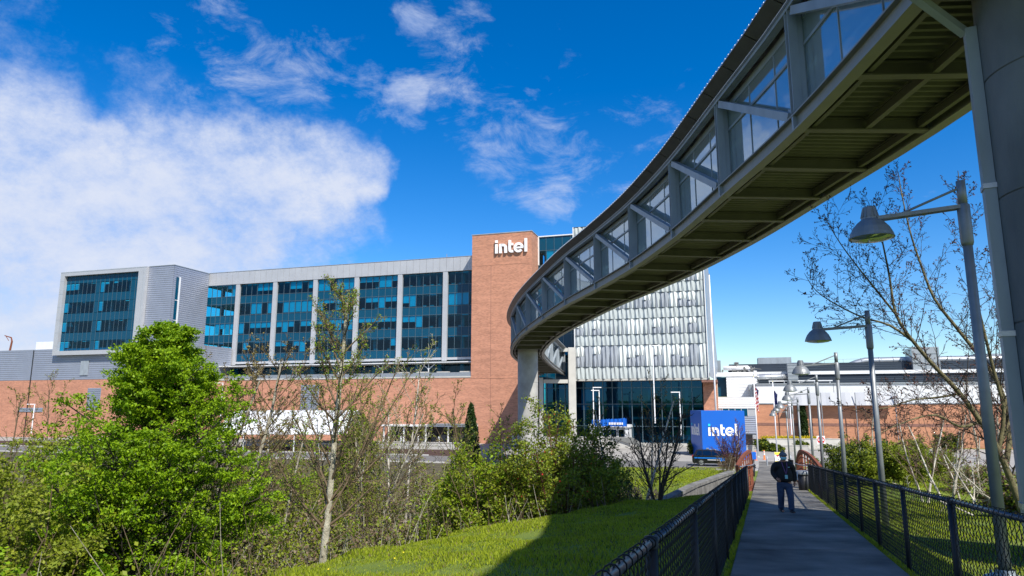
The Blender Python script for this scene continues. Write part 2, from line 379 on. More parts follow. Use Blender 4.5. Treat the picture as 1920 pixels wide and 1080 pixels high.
V = np.stack([GX, GY, GZ], -1).reshape(-1, 3); nx, ny = len(gx), len(gy)
I = np.arange(ny * nx).reshape(ny, nx)
Fq = np.stack([I[:-1, :-1], I[:-1, 1:], I[1:, 1:], I[1:, :-1]], -1).reshape(-1, 4)
cx_ = V[Fq].mean(1)
rav = np.interp(cx_[:, 0], [-60, -12, -4.9, -4.0, -1.7, 1.7, 6.3, 9, 14], [-40, 0, 12.5, 15.1, 20.5, 23.5, 26.3, 29, 31])
yf_ = np.interp(cx_[:, 0], [-60, 0, 6, 9, 14, 40], [98, 95, 56, 43, 41.5, 40])
qq = (cx_[:, 0] - xc(cx_[:, 1])) * .941
mi = ((cx_[:, 1] > rav + 1.2) & (cx_[:, 1] < yf_) & (qq < 4)).astype(int)
me = fastmesh('ground', V, Fq, ['turf', 'soil'], mi); me.polygons.foreach_set('use_smooth', [True] * len(me.polygons))
tag(link('ground', me), kind='structure')
def sheet(name, quads_xy, m_, dz=.004, n=(1, 1), kind='structure'):
    """flat sheets draped a little above the ground"""
    g = M()
    for q in quads_xy:
        (a, b, c, d) = [np.array(p) for p in q]
        nu, nv = n
        for i in range(nu):
            for j in range(nv):
                pts = []
                for (u, v) in ((i, j), (i + 1, j), (i + 1, j + 1), (i, j + 1)):
                    u /= nu; v /= nv
                    p = a * (1 - u) * (1 - v) + b * u * (1 - v) + c * u * v + d * (1 - u) * v
                    pts.append((p[0], p[1], tz(*p) + dz))
                g.poly(pts)
    return tag(g.build(name, m_), kind=kind)

# building frame: a along the facade, b towards the camera
TH = R(16.98); E1 = Vector((math.cos(TH), -math.sin(TH), 0)); NN = Vector((math.sin(TH), math.cos(TH), 0)); OB = Vector((-5.74, 125.08, 0))
GZ0 = -4.9
def P(a, b, z=GZ0):
    p = OB + E1 * a - NN * b; return Vector((p.x, p.y, z))
def P2(a, b): p = P(a, b); return (p.x, p.y)
ROT = -TH
sheet('road', [[P2(-170, 44), P2(120, 44), P2(120, 34), P2(-170, 34)]], 'asphalt', .012)
sheet('plaza_paving', [[P2(8, 33.8), P2(130, 33.8), P2(130, -2), P2(8, -2)]], 'plaza', .008)
sheet('mulch_bed', [[P2(-170, 33.8), P2(7.9, 33.8), P2(7.9, 22), P2(-170, 22)]], 'mulch', .010)
sheet('yard_paving', [[P2(-170, 21.9), P2(7.9, 21.9), P2(7.9, 3), P2(-170, 3)]], 'plaza', .008)
g = M()
for (a0, a1, b) in ((-170, 29, 44.15), (41, 120, 44.15), (-170, 5, 33.9)):
    p, q = P(a0, b, GZ0 + .07), P(a1, b, GZ0 + .07); g.bar(p, q, .25, .16)
tag(g.build('kerb', 'concrete_light'), kind='structure')
# path slabs with joints every 3 m; gap at the bridge is spanned by the deck
joint = .05
g = M()
def pathpt(Y, q, dz=0): return (float(xc(Y)) + q / .941, Y, float(zpath(Y)) + dz)
Y = -8.0
pth = thing('footpath', None, None); pth['kind'] = 'structure'
del_keys = [k for k in ('label', 'category') if k in pth.keys()]
while Y < 80:
    Y1 = Y + 2.8
    if Y < 40 or Y > 40:
        a = pathpt(Y + joint, -1.08, .03); b = pathpt(Y + joint, 1.08, .03); c = pathpt(Y1, 1.08, .03); d = pathpt(Y1, -1.08, .03)
        lo = lambda p: (p[0], p[1], p[2] - .14)
        s_ = M(); s_.hexa([lo(a), lo(b), lo(c), lo(d)], [a, b, c, d]); s_.build('paving_slab', 'path', pth)
    Y = Y1
sheet('crossing_paving', [[P2(43.2, 44.1), P2(52.5, 44.1), P2(52.5, 33.9), P2(43.2, 33.9)]], 'plaza', .020, (2, 3))
sheet('gravel_track', [[(14.5, 30.5), (44, 22), (44, 24.2), (14.5, 32.7)]], 'gravel', .03, (30, 1))
# ------------------------------------------------------------------ main office building (local x = along facade, local y = away from camera, z up)
rng = random.Random(5)
def H(h): return h + 6.45            # height above the eye -> local height
off = thing('office_building', 'long office block with teal glass bays, tall brick tower and pleated white glass facade', 'office building', P(0, 0), ROT)
def bpart(name, m_, *boxes, parent=off, label=None):
    g = M()
    for b_ in boxes: g.box(*b_)
    o = g.build(name, m_, parent)
    if label: o['label'] = label
    return o
g = M(); g.poly([(0, 0, 0), (1, 0, 0), (1, 0, 1), (0, 0, 1)]); GP = g.mesh('window_pane', 'glass_teal'); g = M(); g.box(0, 0, 0, 1, .06, 1)
GS = g.mesh('spandrel_panel', 'spandrel'); GB = g.mesh('blind', 'blind'); GM_ = g.mesh('mullion', 'mullion'); GMETAL = g.mesh('parapet_panel', 'panel_metal')
GLP = None; g = M(); g.poly([(0, 0, 0), (1, 0, 0), (1, 0, 1), (0, 0, 1)]); GLP = g.mesh('lobby_pane', 'glass_lobby')
def cell(name, me, x, y, z, w_, h_, gap=.03, d=1):
    return link(name, me, off, (x + gap, y, z + gap), 0, (w_ - 2 * gap, d, h_ - 2 * gap))
def curtain(cols, y, rows, blinds, solid=None):
    """cols: (x0, x1); rows: (z0, z1, kind) kind v vision, s spandrel"""
    for ri, (z0, z1, k) in enumerate(rows):
        for ci, (x0, x1) in enumerate(cols):
            if k == 's' or (solid and solid(ci, ri)):
                cell('spandrel_panel', GS, x0, y, z0, x1 - x0, z1 - z0)
            else:
                cell('window_pane', GP, x0, y, z0, x1 - x0, z1 - z0)
                f = blinds(ci, ri)
                if f > 0: cell('blind', GB, x0, y + .12, z1 - (z1 - z0) * f, x1 - x0, (z1 - z0) * f, .05)
# left wing
piers = [(-62.0, -61.6), (-54.1, -53.16), (-45.05, -44.1), (-35.6, -34.7), (-26.3, -25.35), (-16.9, -15.95), (-7.5, -6.55)]
cols = []
for i, p_ in enumerate(piers):
    x0 = p_[1]; x1 = piers[i + 1][0] if i + 1 < len(piers) else 1.75
    n_ = 6; st = (x1 - x0) / n_
    cols += [(x0 + j * st, x0 + (j + 1) * st) for j in range(n_)]
rows = []
T0 = 24.9
for k in range(4):
    rows.append((H(T0 - 2.45 - 4.03 * k), H(T0 - 4.03 * k), 'v')); rows.append((H(T0 - 4.03 * (k + 1)), H(T0 - 2.45 - 4.03 * k), 's'))
bl = {}; hb_ = {}
spec = ["000011 000111 001101 110111 111111 000000 000000",
        "000000 001101 011111 111111 011111 110000 111000",
        "001111 101111 111011 111111 111111 111000 000000",
        "000000 010000 110110 000000 000001 000000 000000"]
for r_, s_ in enumerate(spec):
    s_ = s_.replace(' ', '')
    for c_, ch in enumerate(s_):
        bl[(c_, r_ * 2)] = (hb_.setdefault((r_, c_ // 6), rng.choice([.35, .45, .65, .95]) if r_ != 2 else rng.choice([.4, .5])) if rng.random() < .8 else .93) if ch == '1' else (.12 if rng.random() < .25 else 0)
curtain(cols, 0, rows, lambda c, r: bl.get((c, r), 0))
for (x0, x1) in cols: link('mullion', GM_, off, (x0 - .035, -.06, H(8.7)), 0, (.07, 2, T0 - 8.7))
for (z0, z1, k) in rows:
    for i in range(len(piers)):
        x0 = piers[i][1]; x1 = piers[i + 1][0] if i + 1 < len(piers) else 1.7
        link('transom', GM_, off, (x0, -.05, z1 - .035), 0, (x1 - x0, 1.5, .07))
for (x0, x1) in piers: bpart('pilaster', 'panel_metal', (x0, -.45, H(8.1), x1, -.02, H(T0)))
x = -62.0
while x < 1.0:
    x1 = min(x + 1.38, 1.3)
    link('parapet_panel', GMETAL, off, (x + .02, -.5, H(T0) + .03), 0, (x1 - x - .04, 6, 2.62)); x = x1
bpart('parapet_coping', 'steel', (-62, -.55, H(27.6), 1.3, -.1, H(27.68)))
ib = []
for k in range(6): ib.append((-62, .5, H(T0 - .15 - 4.03 * k), 1.7, 9, H(T0 + .05 - 4.03 * k)))
bpart('floor_slab', 'interior_light', *ib)
bpart('rear_wall', 'interior', (-62, 9, 0, 1.7, 9.3, H(27.5)))
bpart('roof', 'panel_metal', (-62, -.08, H(27.2), 1.3, 30, H(27.4)))
bpart('interior_column', 'interior_light', *[(x_, 2.2, H(4.9), x_ + .6, 2.8, H(24.8)) for x_ in np.arange(-60, 0, 4.6)])
# desks and ceiling lights make the rooms read through the glass
bpart('desk_row', 'interior_light', *[(x_, .6, H(T0 - 4.03 * k - 2.35), x_ + rng.uniform(.35, .8), .9, H(T0 - 4.03 * k - 2.05)) for k in range(4) for x_ in np.arange(-25, 0, 1.45) if rng.random() < .7])
# terrace storey
cell_cols = [(x_, x_ + 2.3) for x_ in np.arange(-60, -.5, 2.3)]
for (x0, x1) in cell_cols: link('terrace_pane', GP, off, (x0 + .03, .3, H(5)), 0, (x1 - x0 - .06, 1, 3.2))
bpart('terrace_fascia', 'panel_metal', (-62, -.3, H(8.3), 0, .3, H(8.75)))
bpart('terrace_canopy', 'white_metal', (-59, -4.1, H(7.55), -.1, -.6, H(7.72)), parent=off)
bpart('canopy_soffit', 'interior_light', (-58.8, -4.0, H(7.45), -.2, -.7, H(7.54)))
for x_ in np.arange(-55, -1, 9.25):
    g = M()
    g.bar((x_, -3.4, H(4.9)), (x_, -3.4, H(7.45)), .14, .14); g.bar((x_, -3.4, H(6.4)), (x_ - 1.3, -3.4, H(7.45)), .12, .12); g.bar((x_, -3.4, H(6.4)), (x_ + 1.3, -3.4, H(7.45)), .12, .12)
    g.bar((x_, -3.4, H(6.6)), (x_, -.7, H(7.45)), .12, .12)
    g.build('canopy_strut', 'white_metal', off)
bpart('terrace_upstand', 'galv', (-59.8, -4.8, H(4.95), 0, -4.65, H(5.75)))
for x_ in (-13.5, -9.6, -5.6, -1.2): bpart('terrace_planter', 'concrete_light', (x_ - 1.1, -4.5, H(4.9), x_ + 1.1, -3.6, H(5.95)))
# podium
bpart('podium_wall', 'brick', (-60, -5, 0, 0, 3, H(4.8)))
bpart('podium_coping', 'concrete_light', (-60, -5.08, H(4.81), 0, 3, H(5.04)))
bpart('podium_roof', 'concrete', (-61, 3.01, H(4.5), 0, 8.99, H(4.9)))
for (x0, x1, z0, z1) in ((-34.1, -30.2, -.9, 3.8),):
    g = M()
    g.box(x0, -5.06, H(z0), x1, -4.98, H(z1))
    for i in range(12): z_ = H(z0) + i * (z1 - z0) / 12; g.bar(((x0 + x1) / 2, -5.09, z_ + .1), ((x0 + x1) / 2 + .001, -5.09, z_ + .1), .01, .01) if False else g.box(x0 + .05, -5.12, z_ + .04, x1 - .05, -5.06, z_ + .2)
    g.build('louvre', 'corr_metal', off)
# far-left lower block
bpart('podium_wall', 'brick', (-175, -10, 0, -60.01, 3, H(5.1)), label='brick base wall under the left glass block')
def corr(name, x0, x1, y, z0, z1, m_='corr_metal', step=.42, axis='x', parent=off, dep=.035):
    """horizontally ribbed metal wall: real ribs"""
    g = M(); z = z0; prof = []
    while z < z1 - 1e-3:
        z2 = min(z + step, z1); prof += [(0, z), (-dep, z + .08), (-dep, z2 - .14), (0, z2 - .05)]; z = z2
    prof.append((0, z1))
    for (a, b) in zip(prof[:-1], prof[1:]):
        if axis == 'x': g.poly([(x0, y + a[0], a[1]), (x1, y + a[0], a[1]), (x1, y + b[0], b[1]), (x0, y + b[0], b[1])])
        else: g.poly([(y - a[0], x0, a[1]), (y - a[0], x1, a[1]), (y - b[0], x1, b[1]), (y - b[0], x0, b[1])])
    return g.build(name, m_, parent)
bpart('metal_wall_core', 'corr_metal', (-175, -9.9, H(5.1), -54, -.7, H(11.4)))
corr('ribbed_cladding', -95.75, -53.9, -10.0, H(5.12), H(11.45)); corr('ribbed_cladding', -175, -95.95, -10.0, H(5.12), H(11.45))
corr('ribbed_cladding', -10, -.7, -53.9, H(5.12), H(11.45), axis='y')
bpart('expansion_joint', 'black_plastic', (-95.95, -10.1, 0, -95.75, -10, H(11.4)))
bpart('louvre', 'steel', (-82.6, -10.2, H(6.0), -80.6, -10.08, H(9.0)))
for (x0, x1, z0, z1) in ((-80.2, -76.8, -.9, 3.4), (-98.4, -91.6, -1.35, -.5)):
    g = M(); g.box(x0, -10.06, H(z0), x1, -9.98, H(z1)); k = int((z1 - z0) / .35)
    for i in range(k): z_ = H(z0) + i * (z1 - z0) / k; g.box(x0 + .06, -10.12, z_ + .05, x1 - .06, -10.06, z_ + .24)
    g.build('louvre', 'corr_metal', off)
# upper-left glass block
BX0, BX1 = -89.6, -61.0
bpart('block_core', 'corr_metal', (-67.3, -10.2, H(11.5), BX1 - .1, -.8, H(27.3)), (BX0 + .2, -3, H(11.5), -67.3, 0, H(27.3)), (BX0 + .2, -10.2, H(26.9), -67.3, -3, H(27.3)), (BX0 + .2, -10.2, H(10.4), -67.3, -3, H(10.7)), (BX0 + .2, -10.2, H(10.7), BX0 + .5, -3, H(26.9)))
corr('ribbed_cladding', -67.2, BX1, -10.3, H(11.4), H(27.5)); corr('ribbed_cladding', -10.3, -.6, BX1, H(11.4), H(27.5), axis='y')
bpart('roof_edge', 'steel', (-67.2, -10.4, H(27.5), BX1 + .1, 0, H(27.6)))
fx0, fx1, fz0, fz1 = BX0, -67.25, H(10.1), H(27.5)
bpart('picture_frame', 'panel_metal', (fx0, -11.0, fz0, fx0 + 1.1, -10.2, fz1), (fx1 - 1.9, -11.0, fz0, fx1, -10.2, fz1),
      (fx0 + 1.1, -11.0, fz0, fx1 - 1.9, -10.2, fz0 + .85), (fx0 + 1.1, -11.0, fz1 - .9, fx1 - 1.9, -10.2, fz1))
for b_ in [(fx0 - .01, -11.01, z_, fx0 + 1.1, -11.0, z_ + .05) for z_ in np.arange(H(12), H(27), 2.7)] + [(fx1 - .6, -11.01, fz0, fx1 - .55, -11.0, fz1 - .21), (fx0, -11.02, fz1 - .2, fx1, -11.0, fz1 - .1)]: bpart('frame_joint', 'steel', b_)
gx0, gx1 = fx0 + 1.1, fx1 - 1.9; n_ = 17; st = (gx1 - gx0) / n_
cols2 = [(gx0 + i * st, gx0 + (i + 1) * st) for i in range(n_)]
rows2 = [(H(25.05), fz1 - .9, 's')]
for k in range(4):
    rows2.append((H(25.05 - 2.3 - 4.02 * k), H(25.05 - 4.02 * k), 'v'))
    if k < 3: rows2.append((H(25.05 - 4.02 * (k + 1)), H(25.05 - 2.3 - 4.02 * k), 's'))
b2 = {(0, 1): .62, (1, 1): .62, (2, 1): .6, (8, 1): .95, (9, 1): .25, (11, 1): .2, (6, 1): .1, (0, 3): .9, (8, 3): .9, (14, 3): .12, (0, 5): .9, (8, 5): .9, (13, 5): .1, (0, 7): .9, (1, 7): .6, (8, 7): .8, (5, 7): .1}
curtain(cols2, -10.35, rows2, lambda c, r: b2.get((c, r), .08 if rng.random() < .2 else 0), lambda c, r: c in (7, 15, 16))
for (x0, x1) in cols2[1:]: link('mullion', GM_, off, (x0 - .025, -10.4, fz0 + .85), 0, (.05, 1, fz1 - fz0 - 1.75))
bpart('floor_slab', 'interior_light', *[(gx0, -10.0, H(25.05 + .1 - 4.02 * k), gx1, -3.1, H(25.05 + .3 - 4.02 * k)) for k in range(5)])
bpart('interior_column', 'interior_light', *[(x_, -8.8, H(11), x_ + .5, -8.3, H(26.5)) for x_ in np.arange(gx0 + 1.5, gx1, 4.5)])
# slot window in the side wall
bpart('slot_window', 'spandrel', (BX1 - .02, -9.6, H(6.2), BX1 + .1, -8.9, H(25.2)))
bpart('slot_frame', 'white_metal', (BX1 - .02, -8.9, H(6.2), BX1 + .25, -8.6, H(25.3)))
bpart('mullion', 'white_metal', *[(BX1 + .1, -9.6, H(z_), BX1 + .14, -8.9, H(z_) + .12) for z_ in (9, 12.5, 16.5, 20.5)])
# brick tower
bpart('brick_tower', 'brick', (0, -5, 0, 11.15, 3, H(30.3)))
bpart('tower_coping', 'steel', (-.08, -5.08, H(30.3), 11.23, 3.05, H(30.45)))
for z_ in (24.6, 4.6): bpart('soldier_course', 'brick', (-.0, -5.03, H(z_), 11.18, -5.001, H(z_ + .22)))
bpart('control_joint', 'brick_band', (3.6, -5.012, 0, 3.66, -5.0, H(24.5)))
# glass between tower and pleated block
colsm = [(11.15 + i * 1.5, 11.15 + (i + 1) * 1.5) for i in range(6)]
rowsm = [(H(27.7), H(30.2), 's'), (H(24.9), H(27.7), 'v'), (H(22.4), H(24.9), 's'), (H(19.9), H(22.4), 'v'), (H(17.4), H(19.9), 's'), (H(14.9), H(17.4), 'v'), (H(12.4), H(14.9), 's'), (H(9.9), H(12.4), 's'), (H(7.4), H(9.9), 'v'), (H(4.4), H(7.4), 's')]
curtain(colsm, -.5, rowsm, lambda c, r: {(1, 1): .9, (2, 1): .9, (3, 1): .3, (3, 8): .5}.get((c, r), 0))
for (x0, x1) in colsm: link('mullion', GM_, off, (x0 - .03, -.58, H(4.4)), 0, (.06, 1.3, 25.8))
bpart('transom', 'mullion', *[(11.2, -.56, z1 - .04, 20, -.5, z1 + .02) for (z0, z1, k) in rowsm])
bpart('roof_edge', 'white_metal', (11.0, -.7, H(30.2), 20.1, -.4, H(30.4)), (11.15, -.72, H(25), 11.35, -.45, H(30.2)))
bpart('rear_wall', 'interior', (11.15, 4, 0, 40, 4.3, H(30)))
bpart('floor_slab', 'interior_light', *[(11.2, -.3, H(z_), 20, 3.9, H(z_ + .3)) for z_ in (27.6, 22.3, 17.3, 12.2, 9.7)])
# pleated glass block
fr = [4.3, 6.3, 9.8, 11.55, 14.15, 15.85, 18.35, 20.05, 22.55, 24.25, 26.75, 28.45, 30.4]
bpart('pleated_core', 'frit_dark', (18.7, -4.6, H(4.4), 39.9, 4, H(30.3)))
def pleat(kind, seed):
    """unit panel 1 wide, 1 high: two twisted folds; kind 0 tall with a slit, 1 low"""
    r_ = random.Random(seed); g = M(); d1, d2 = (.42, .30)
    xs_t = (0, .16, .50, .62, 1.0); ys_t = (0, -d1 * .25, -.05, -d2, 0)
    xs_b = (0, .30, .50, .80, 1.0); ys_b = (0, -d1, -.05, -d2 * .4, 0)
    mats_ = (0, 1, 2, 1) if kind == 0 else (1, 1, 1, 1)  # left-turned facet gets a darker colour to carry its shade
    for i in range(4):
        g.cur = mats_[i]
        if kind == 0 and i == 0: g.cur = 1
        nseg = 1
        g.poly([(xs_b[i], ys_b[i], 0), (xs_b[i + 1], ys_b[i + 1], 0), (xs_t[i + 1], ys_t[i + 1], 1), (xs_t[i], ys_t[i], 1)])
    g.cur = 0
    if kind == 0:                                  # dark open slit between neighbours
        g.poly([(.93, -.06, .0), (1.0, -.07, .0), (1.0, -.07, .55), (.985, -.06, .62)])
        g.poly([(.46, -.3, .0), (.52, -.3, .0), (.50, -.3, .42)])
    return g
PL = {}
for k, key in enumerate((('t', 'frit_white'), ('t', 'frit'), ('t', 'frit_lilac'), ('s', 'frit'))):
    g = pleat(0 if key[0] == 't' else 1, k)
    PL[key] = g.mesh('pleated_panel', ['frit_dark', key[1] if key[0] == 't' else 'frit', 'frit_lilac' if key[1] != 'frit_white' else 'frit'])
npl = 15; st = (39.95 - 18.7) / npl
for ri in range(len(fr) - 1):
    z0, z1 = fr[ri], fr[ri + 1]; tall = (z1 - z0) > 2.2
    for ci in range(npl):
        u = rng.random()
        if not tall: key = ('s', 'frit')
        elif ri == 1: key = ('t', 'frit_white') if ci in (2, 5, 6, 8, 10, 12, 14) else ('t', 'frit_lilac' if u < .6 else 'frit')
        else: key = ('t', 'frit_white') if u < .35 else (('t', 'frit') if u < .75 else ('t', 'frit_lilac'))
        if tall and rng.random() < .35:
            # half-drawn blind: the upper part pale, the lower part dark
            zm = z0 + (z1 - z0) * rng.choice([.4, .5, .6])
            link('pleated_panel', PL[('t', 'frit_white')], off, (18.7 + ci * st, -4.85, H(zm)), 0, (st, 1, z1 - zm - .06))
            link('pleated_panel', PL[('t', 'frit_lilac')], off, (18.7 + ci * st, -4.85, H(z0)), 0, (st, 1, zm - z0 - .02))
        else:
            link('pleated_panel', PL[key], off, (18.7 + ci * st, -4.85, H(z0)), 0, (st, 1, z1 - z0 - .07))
bpart('floor_band', 'frit_dark', *[(18.65, -5.0, H(z_) - .07, 39.98, -4.6, H(z_)) for z_ in fr[1:]])
bpart('corner_trim', 'white_metal', (39.96, -5.2, H(4.3), 40.12, -4.6, H(30.4)), (18.5, -5.05, H(4.3), 18.66, -4.5, H(30.4)))
# glass fin screen running back along the right-hand side
g = M(); g.poly([(40.2, -5, H(4.4)), (40.2, -5, H(30.3)), (40.3, 14, H(30.0)), (41.5, 14, H(4.4))]); g.build('side_screen', 'frit_lilac', off)
bpart('soffit', 'concrete_light', (18.6, -4.95, H(4.0), 39.95, 3.9, H(4.28)))
g = M(); g.hexa([(36.8, -2, H(4.0)), (39.9, -4.9, H(4.0)), (41.6, -4.9, H(3.95)), (41.0, 6, H(3.95))], [(36.8, -2, H(4.27)), (39.9, -4.9, H(4.27)), (41.6, -4.9, H(4.2)), (41.0, 6, H(4.2))]); 
bpart('brick_pier', 'brick', (39.0, -2.6, 0, 41.2, 4, H(3.6)))
bpart('pier_cap', 'brick_band', (38.9, -4.9, H(3.6), 41.3, 4, H(3.98)))
# lobby glazing
lcols = [(11.3 + i * 1.62, 11.3 + (i + 1) * 1.62) for i in range(17)]
for ri, (z0, z1) in enumerate(((-6.1, -3.4), (-3.4, .2), (.2, 2.9), (2.9, 4.0))):
    for (x0, x1) in lcols:
        if 20.8 < (x0 + x1) / 2 < 27.2 and ri == 0: continue
        cell('lobby_pane', GLP, x0, -2, H(z0), x1 - x0, z1 - z0)
for (x0, x1) in lcols: link('lobby_mullion', GM_, off, (x0 - .05, -2.25, H(-6.1)), 0, (.10, 4, 10.1))
bpart('lobby_transom', 'mullion', *[(11.3, -2.1, H(z_) - .05, 38.8, -2.0, H(z_) + .05) for z_ in (-3.4, .2, 2.9)])
bpart('lobby_floor', 'interior_light', (11.3, -1.8, 0, 39, 3.9, H(-6.1)), (11.3, -1.2, H(-.3), 39, 3.9, H(.1)))
bpart('lobby_sill', 'concrete_light', (11.0, -2.4, 0, 39.0, -1.85, H(-6.05)))
bpart('glass_accent', 'sign_cyan', (18.9, -1.7, H(-.8), 21.6, -1.6, H(2.6)), label='bright cyan glass panel inside the lobby')
bpart('lobby_column', 'interior_light', *[(x_, -.6, H(-6.1), x_ + .6, 0, H(4)) for x_ in (14, 22, 30, 36)])
bpart('stair', 'interior_light', (12.2, -1.5, H(-2.9), 16, -1.2, H(-.8)), (27.5, -1.3, H(-2.3), 38, -1.1, H(-1.9)))
# entrance portal with doors
bpart('entrance_frame', 'white_metal', (20.9, -5, H(-6.8), 21.6, -1.9, H(-3.5)), (26.6, -5, H(-6.8), 27.3, -1.9, H(-3.5)), (20.7, -5.3, H(-3.5), 27.5, -1.9, H(-3.1)))
for i in range(4):
    x_ = 21.7 + i * 1.22
    d_ = bpart('door', 'white_metal', (x_, -4.4, 0, x_ + .1, -4.3, H(-3.7)), (x_ + 1.0, -4.4, 0, x_ + 1.12, -4.3, H(-3.7)), (x_ + .1, -4.4, H(-3.9), x_ + 1.0, -4.3, H(-3.7)), (x_ + .1, -4.4, 0, x_ + 1.0, -4.3, .35), (x_ + .1, -4.4, 1.1, x_ + 1.0, -4.3, 1.25))
    bpart('door_glass', 'glass_lobby', (x_ + .1, -4.37, .35, x_ + 1.0, -4.34, H(-3.9)), parent=d_)
# rooftop pieces of the far left
bpart('rooftop_box', 'white_metal', (-107, -1, H(11.4), -100.5, 6, H(14.2)))
g = M()
for (a_, b_) in (((-99.8, -2, H(11.4)), (-97, -2, H(13.4))), ((-97, -2, H(13.4)), (-91, -2, H(13.6))), ((-97, -2, H(11.4)), (-97, -2, H(13.4))), ((-94, -2, H(11.4)), (-94, -2, H(13.5))), ((-97, -2, H(13.4)), (-93, -2, H(11.4)))): g.tube([a_, b_], .10, 6)
g.build('roof_rail', 'steel', off)
bpart('lightning_rod', 'galv', (-28.7 + 20, 4, H(27.4), -28.6 + 20, 4.1, H(29.4)))
bpart('roof_hatch', 'steel', (-60.8, 1, H(27.5), -60.0, 3, H(28.0)))

# wall sign -----------------------------------------------------------
def letter_parts(mname, xh, dep, parent, dotmat=None):
    s = xh
    def ring(g, cx, cy, ro, ri, a0, a1, n_=18):
        for i in range(n_):
            t0 = R(a0 + (a1 - a0) * i / n_); t1 = R(a0 + (a1 - a0) * (i + 1) / n_)
            q = [(cx + ro * math.cos(t0), cy + ro * math.sin(t0)), (cx + ro * math.cos(t1), cy + ro * math.sin(t1)), (cx + ri * math.cos(t1), cy + ri * math.sin(t1)), (cx + ri * math.cos(t0), cy + ri * math.sin(t0))]
            g.prism([(a * s, b * s) for a, b in q], -dep, 0)
    def rect(g, x0, y0, x1, y1): g.prism([(x0 * s, y0 * s), (x1 * s, y0 * s), (x1 * s, y1 * s), (x0 * s, y1 * s)], -dep, 0)
    def fin(g, m_=mname): g.build('letter', m_, parent)
    g = M(); rect(g, 0, 0, .27, 1); fin(g)
    g = M(); rect(g, 0, 1.14, .27, 1.42); g.build('letter_dot', dotmat or mname, parent)
    g = M(); rect(g, .45, 0, .72, 1); rect(g, 1.02, 0, 1.29, .58); ring(g, .87, .58, .42, .15, 0, 120); rect(g, .72, .77, .80, .995) ; fin(g)
    g = M(); rect(g, 1.47, .3, 1.74, 1.34); rect(g, 1.74, .77, 1.98, 1.0); ring(g, 1.80, .33, .33, .06, 180, 270, 8); rect(g, 1.80, 0, 1.98, .25); fin(g)
    g = M(); ring(g, 2.57, .5, .53, .27, 0, 322, 30); rect(g, 2.20, .40, 3.08, .57); fin(g)
    g = M(); rect(g, 3.22, 0, 3.49, 1.43); fin(g)
ws = thing('wall_sign', 'large white lettering high on the brick tower', 'sign', P(4.5, 5.12, ZC + 26.6), ROT)
letter_parts('sign_white', 1.69, .32, ws)
g = M()
for i in range(6): g.box(.3 + i * 1.05, 0, .5, .4 + i * 1.05, .1, .6)
g.build('standoff', 'galv', ws)

# blue cube sign ------------------------------------------------------
cube = thing('cube_sign', 'big bright blue cube with white lettering by the entrance road', 'sign', (24.25, 89, GZ0 - .05))
g = M(); g.box(0, 0, 0, 5.55, 5.55, 5.82); g.build('panel_body', 'sign_blue', cube)
f = link('front_face', None, cube, (.8, -.012, 2.66)); 
letter_parts('sign_white', 1.06, .05, f, 'sign_cyan')
f2 = link('side_face', None, cube, (-.012, 4.85, 2.66), R(-90)); letter_parts('sign_white', 1.06, .05, f2, 'sign_cyan')

# entrance banner
bn = thing('banner', 'rumpled blue banner hung over the entrance doors', 'banner', P(21.3, 5.35, ZC - 3.35), ROT)
g = M(); nn_ = 26
for i in range(nn_):
    x0, x1 = i * 5.7 / nn_, (i + 1) * 5.7 / nn_
    t0, t1 = 1.1 - .18 * abs(math.sin(i * 1.7)) + .012 * i, 1.1 - .18 * abs(math.sin((i + 1) * 1.7)) + .012 * (i + 1)
    y0, y1 = .06 * math.sin(i * 2.1), .06 * math.sin((i + 1) * 2.1)
    g.hexa([(x0, y0, 0), (x1, y1, 0), (x1, y1 + .04, 0), (x0, y0 + .04, 0)], [(x0, y0, t0), (x1, y1, t1), (x1, y1 + .04, t1), (x0, y0 + .04, t0)])
g.build('cloth', 'sign_blue', bn); g = M()
for i in range(9): g.box(2.8 + i * .26, -.1, .25, 2.98 + i * .26, -.08, .62)
g.build('print', 'sign_white', bn)

# ------------------------------------------------------------------ right-hand factory buildings
fac = thing('factory_building', 'long low brick hall with white upper wall and dark ribbed roof band', 'factory', P(45.3, 4, GZ0), ROT)
def fpart(name, m_, *boxes, label=None):
    g = M()
    for b_ in boxes: g.box(*b_)
    o = g.build(name, m_, fac)
    if label: o['label'] = label
    return o
fy = 8     # local y of the brick front (b = -4)
fpart('brick_wall', 'brick_right', (0, fy, 0, 130, fy + 8, H(.2)))
fpart('brick_band', 'brick_band', (0, fy - .03, H(-3.3), 130, fy - .002, H(-2.85)))
fpart('wall_coping', 'steel', (-.1, fy - .1, H(.2), 130, fy + 8, H(.34)))
x = 2.0
while x < 125:                                     # white wall of separate tall panels
    fpart('wall_panel', 'white_metal', (x, fy + .6, H(.36), x + 5.94, fy + 1, H(3.4))); x += 6.0
fpart('white_core', 'interior_light', (1.6, fy + 1.01, H(.3), 126, fy + 7, H(3.38)))
fpart('gutter', 'galv', (1.5, fy + .4, H(3.4), 128, fy + 1.2, H(3.6)))
o_ = corr('ribbed_band', -2, 128, fy + 6.8, H(3.5), H(5.3), 'corr_dark' if 'corr_dark' in MATS else 'corr_dark', .35, parent=fac)
fpart('white_stripe', 'white_metal', (-8, fy + 6.5, H(5.25), 128, fy + 9, H(5.8)))
o2_ = corr('ribbed_band', -2, 128, fy + 8.5, H(5.8), H(7.3), 'corr_dark', .35, parent=fac)
fpart('upper_core', 'corr_dark', (-2, fy + 8.7, H(3), 128, fy + 30, H(7.25)))
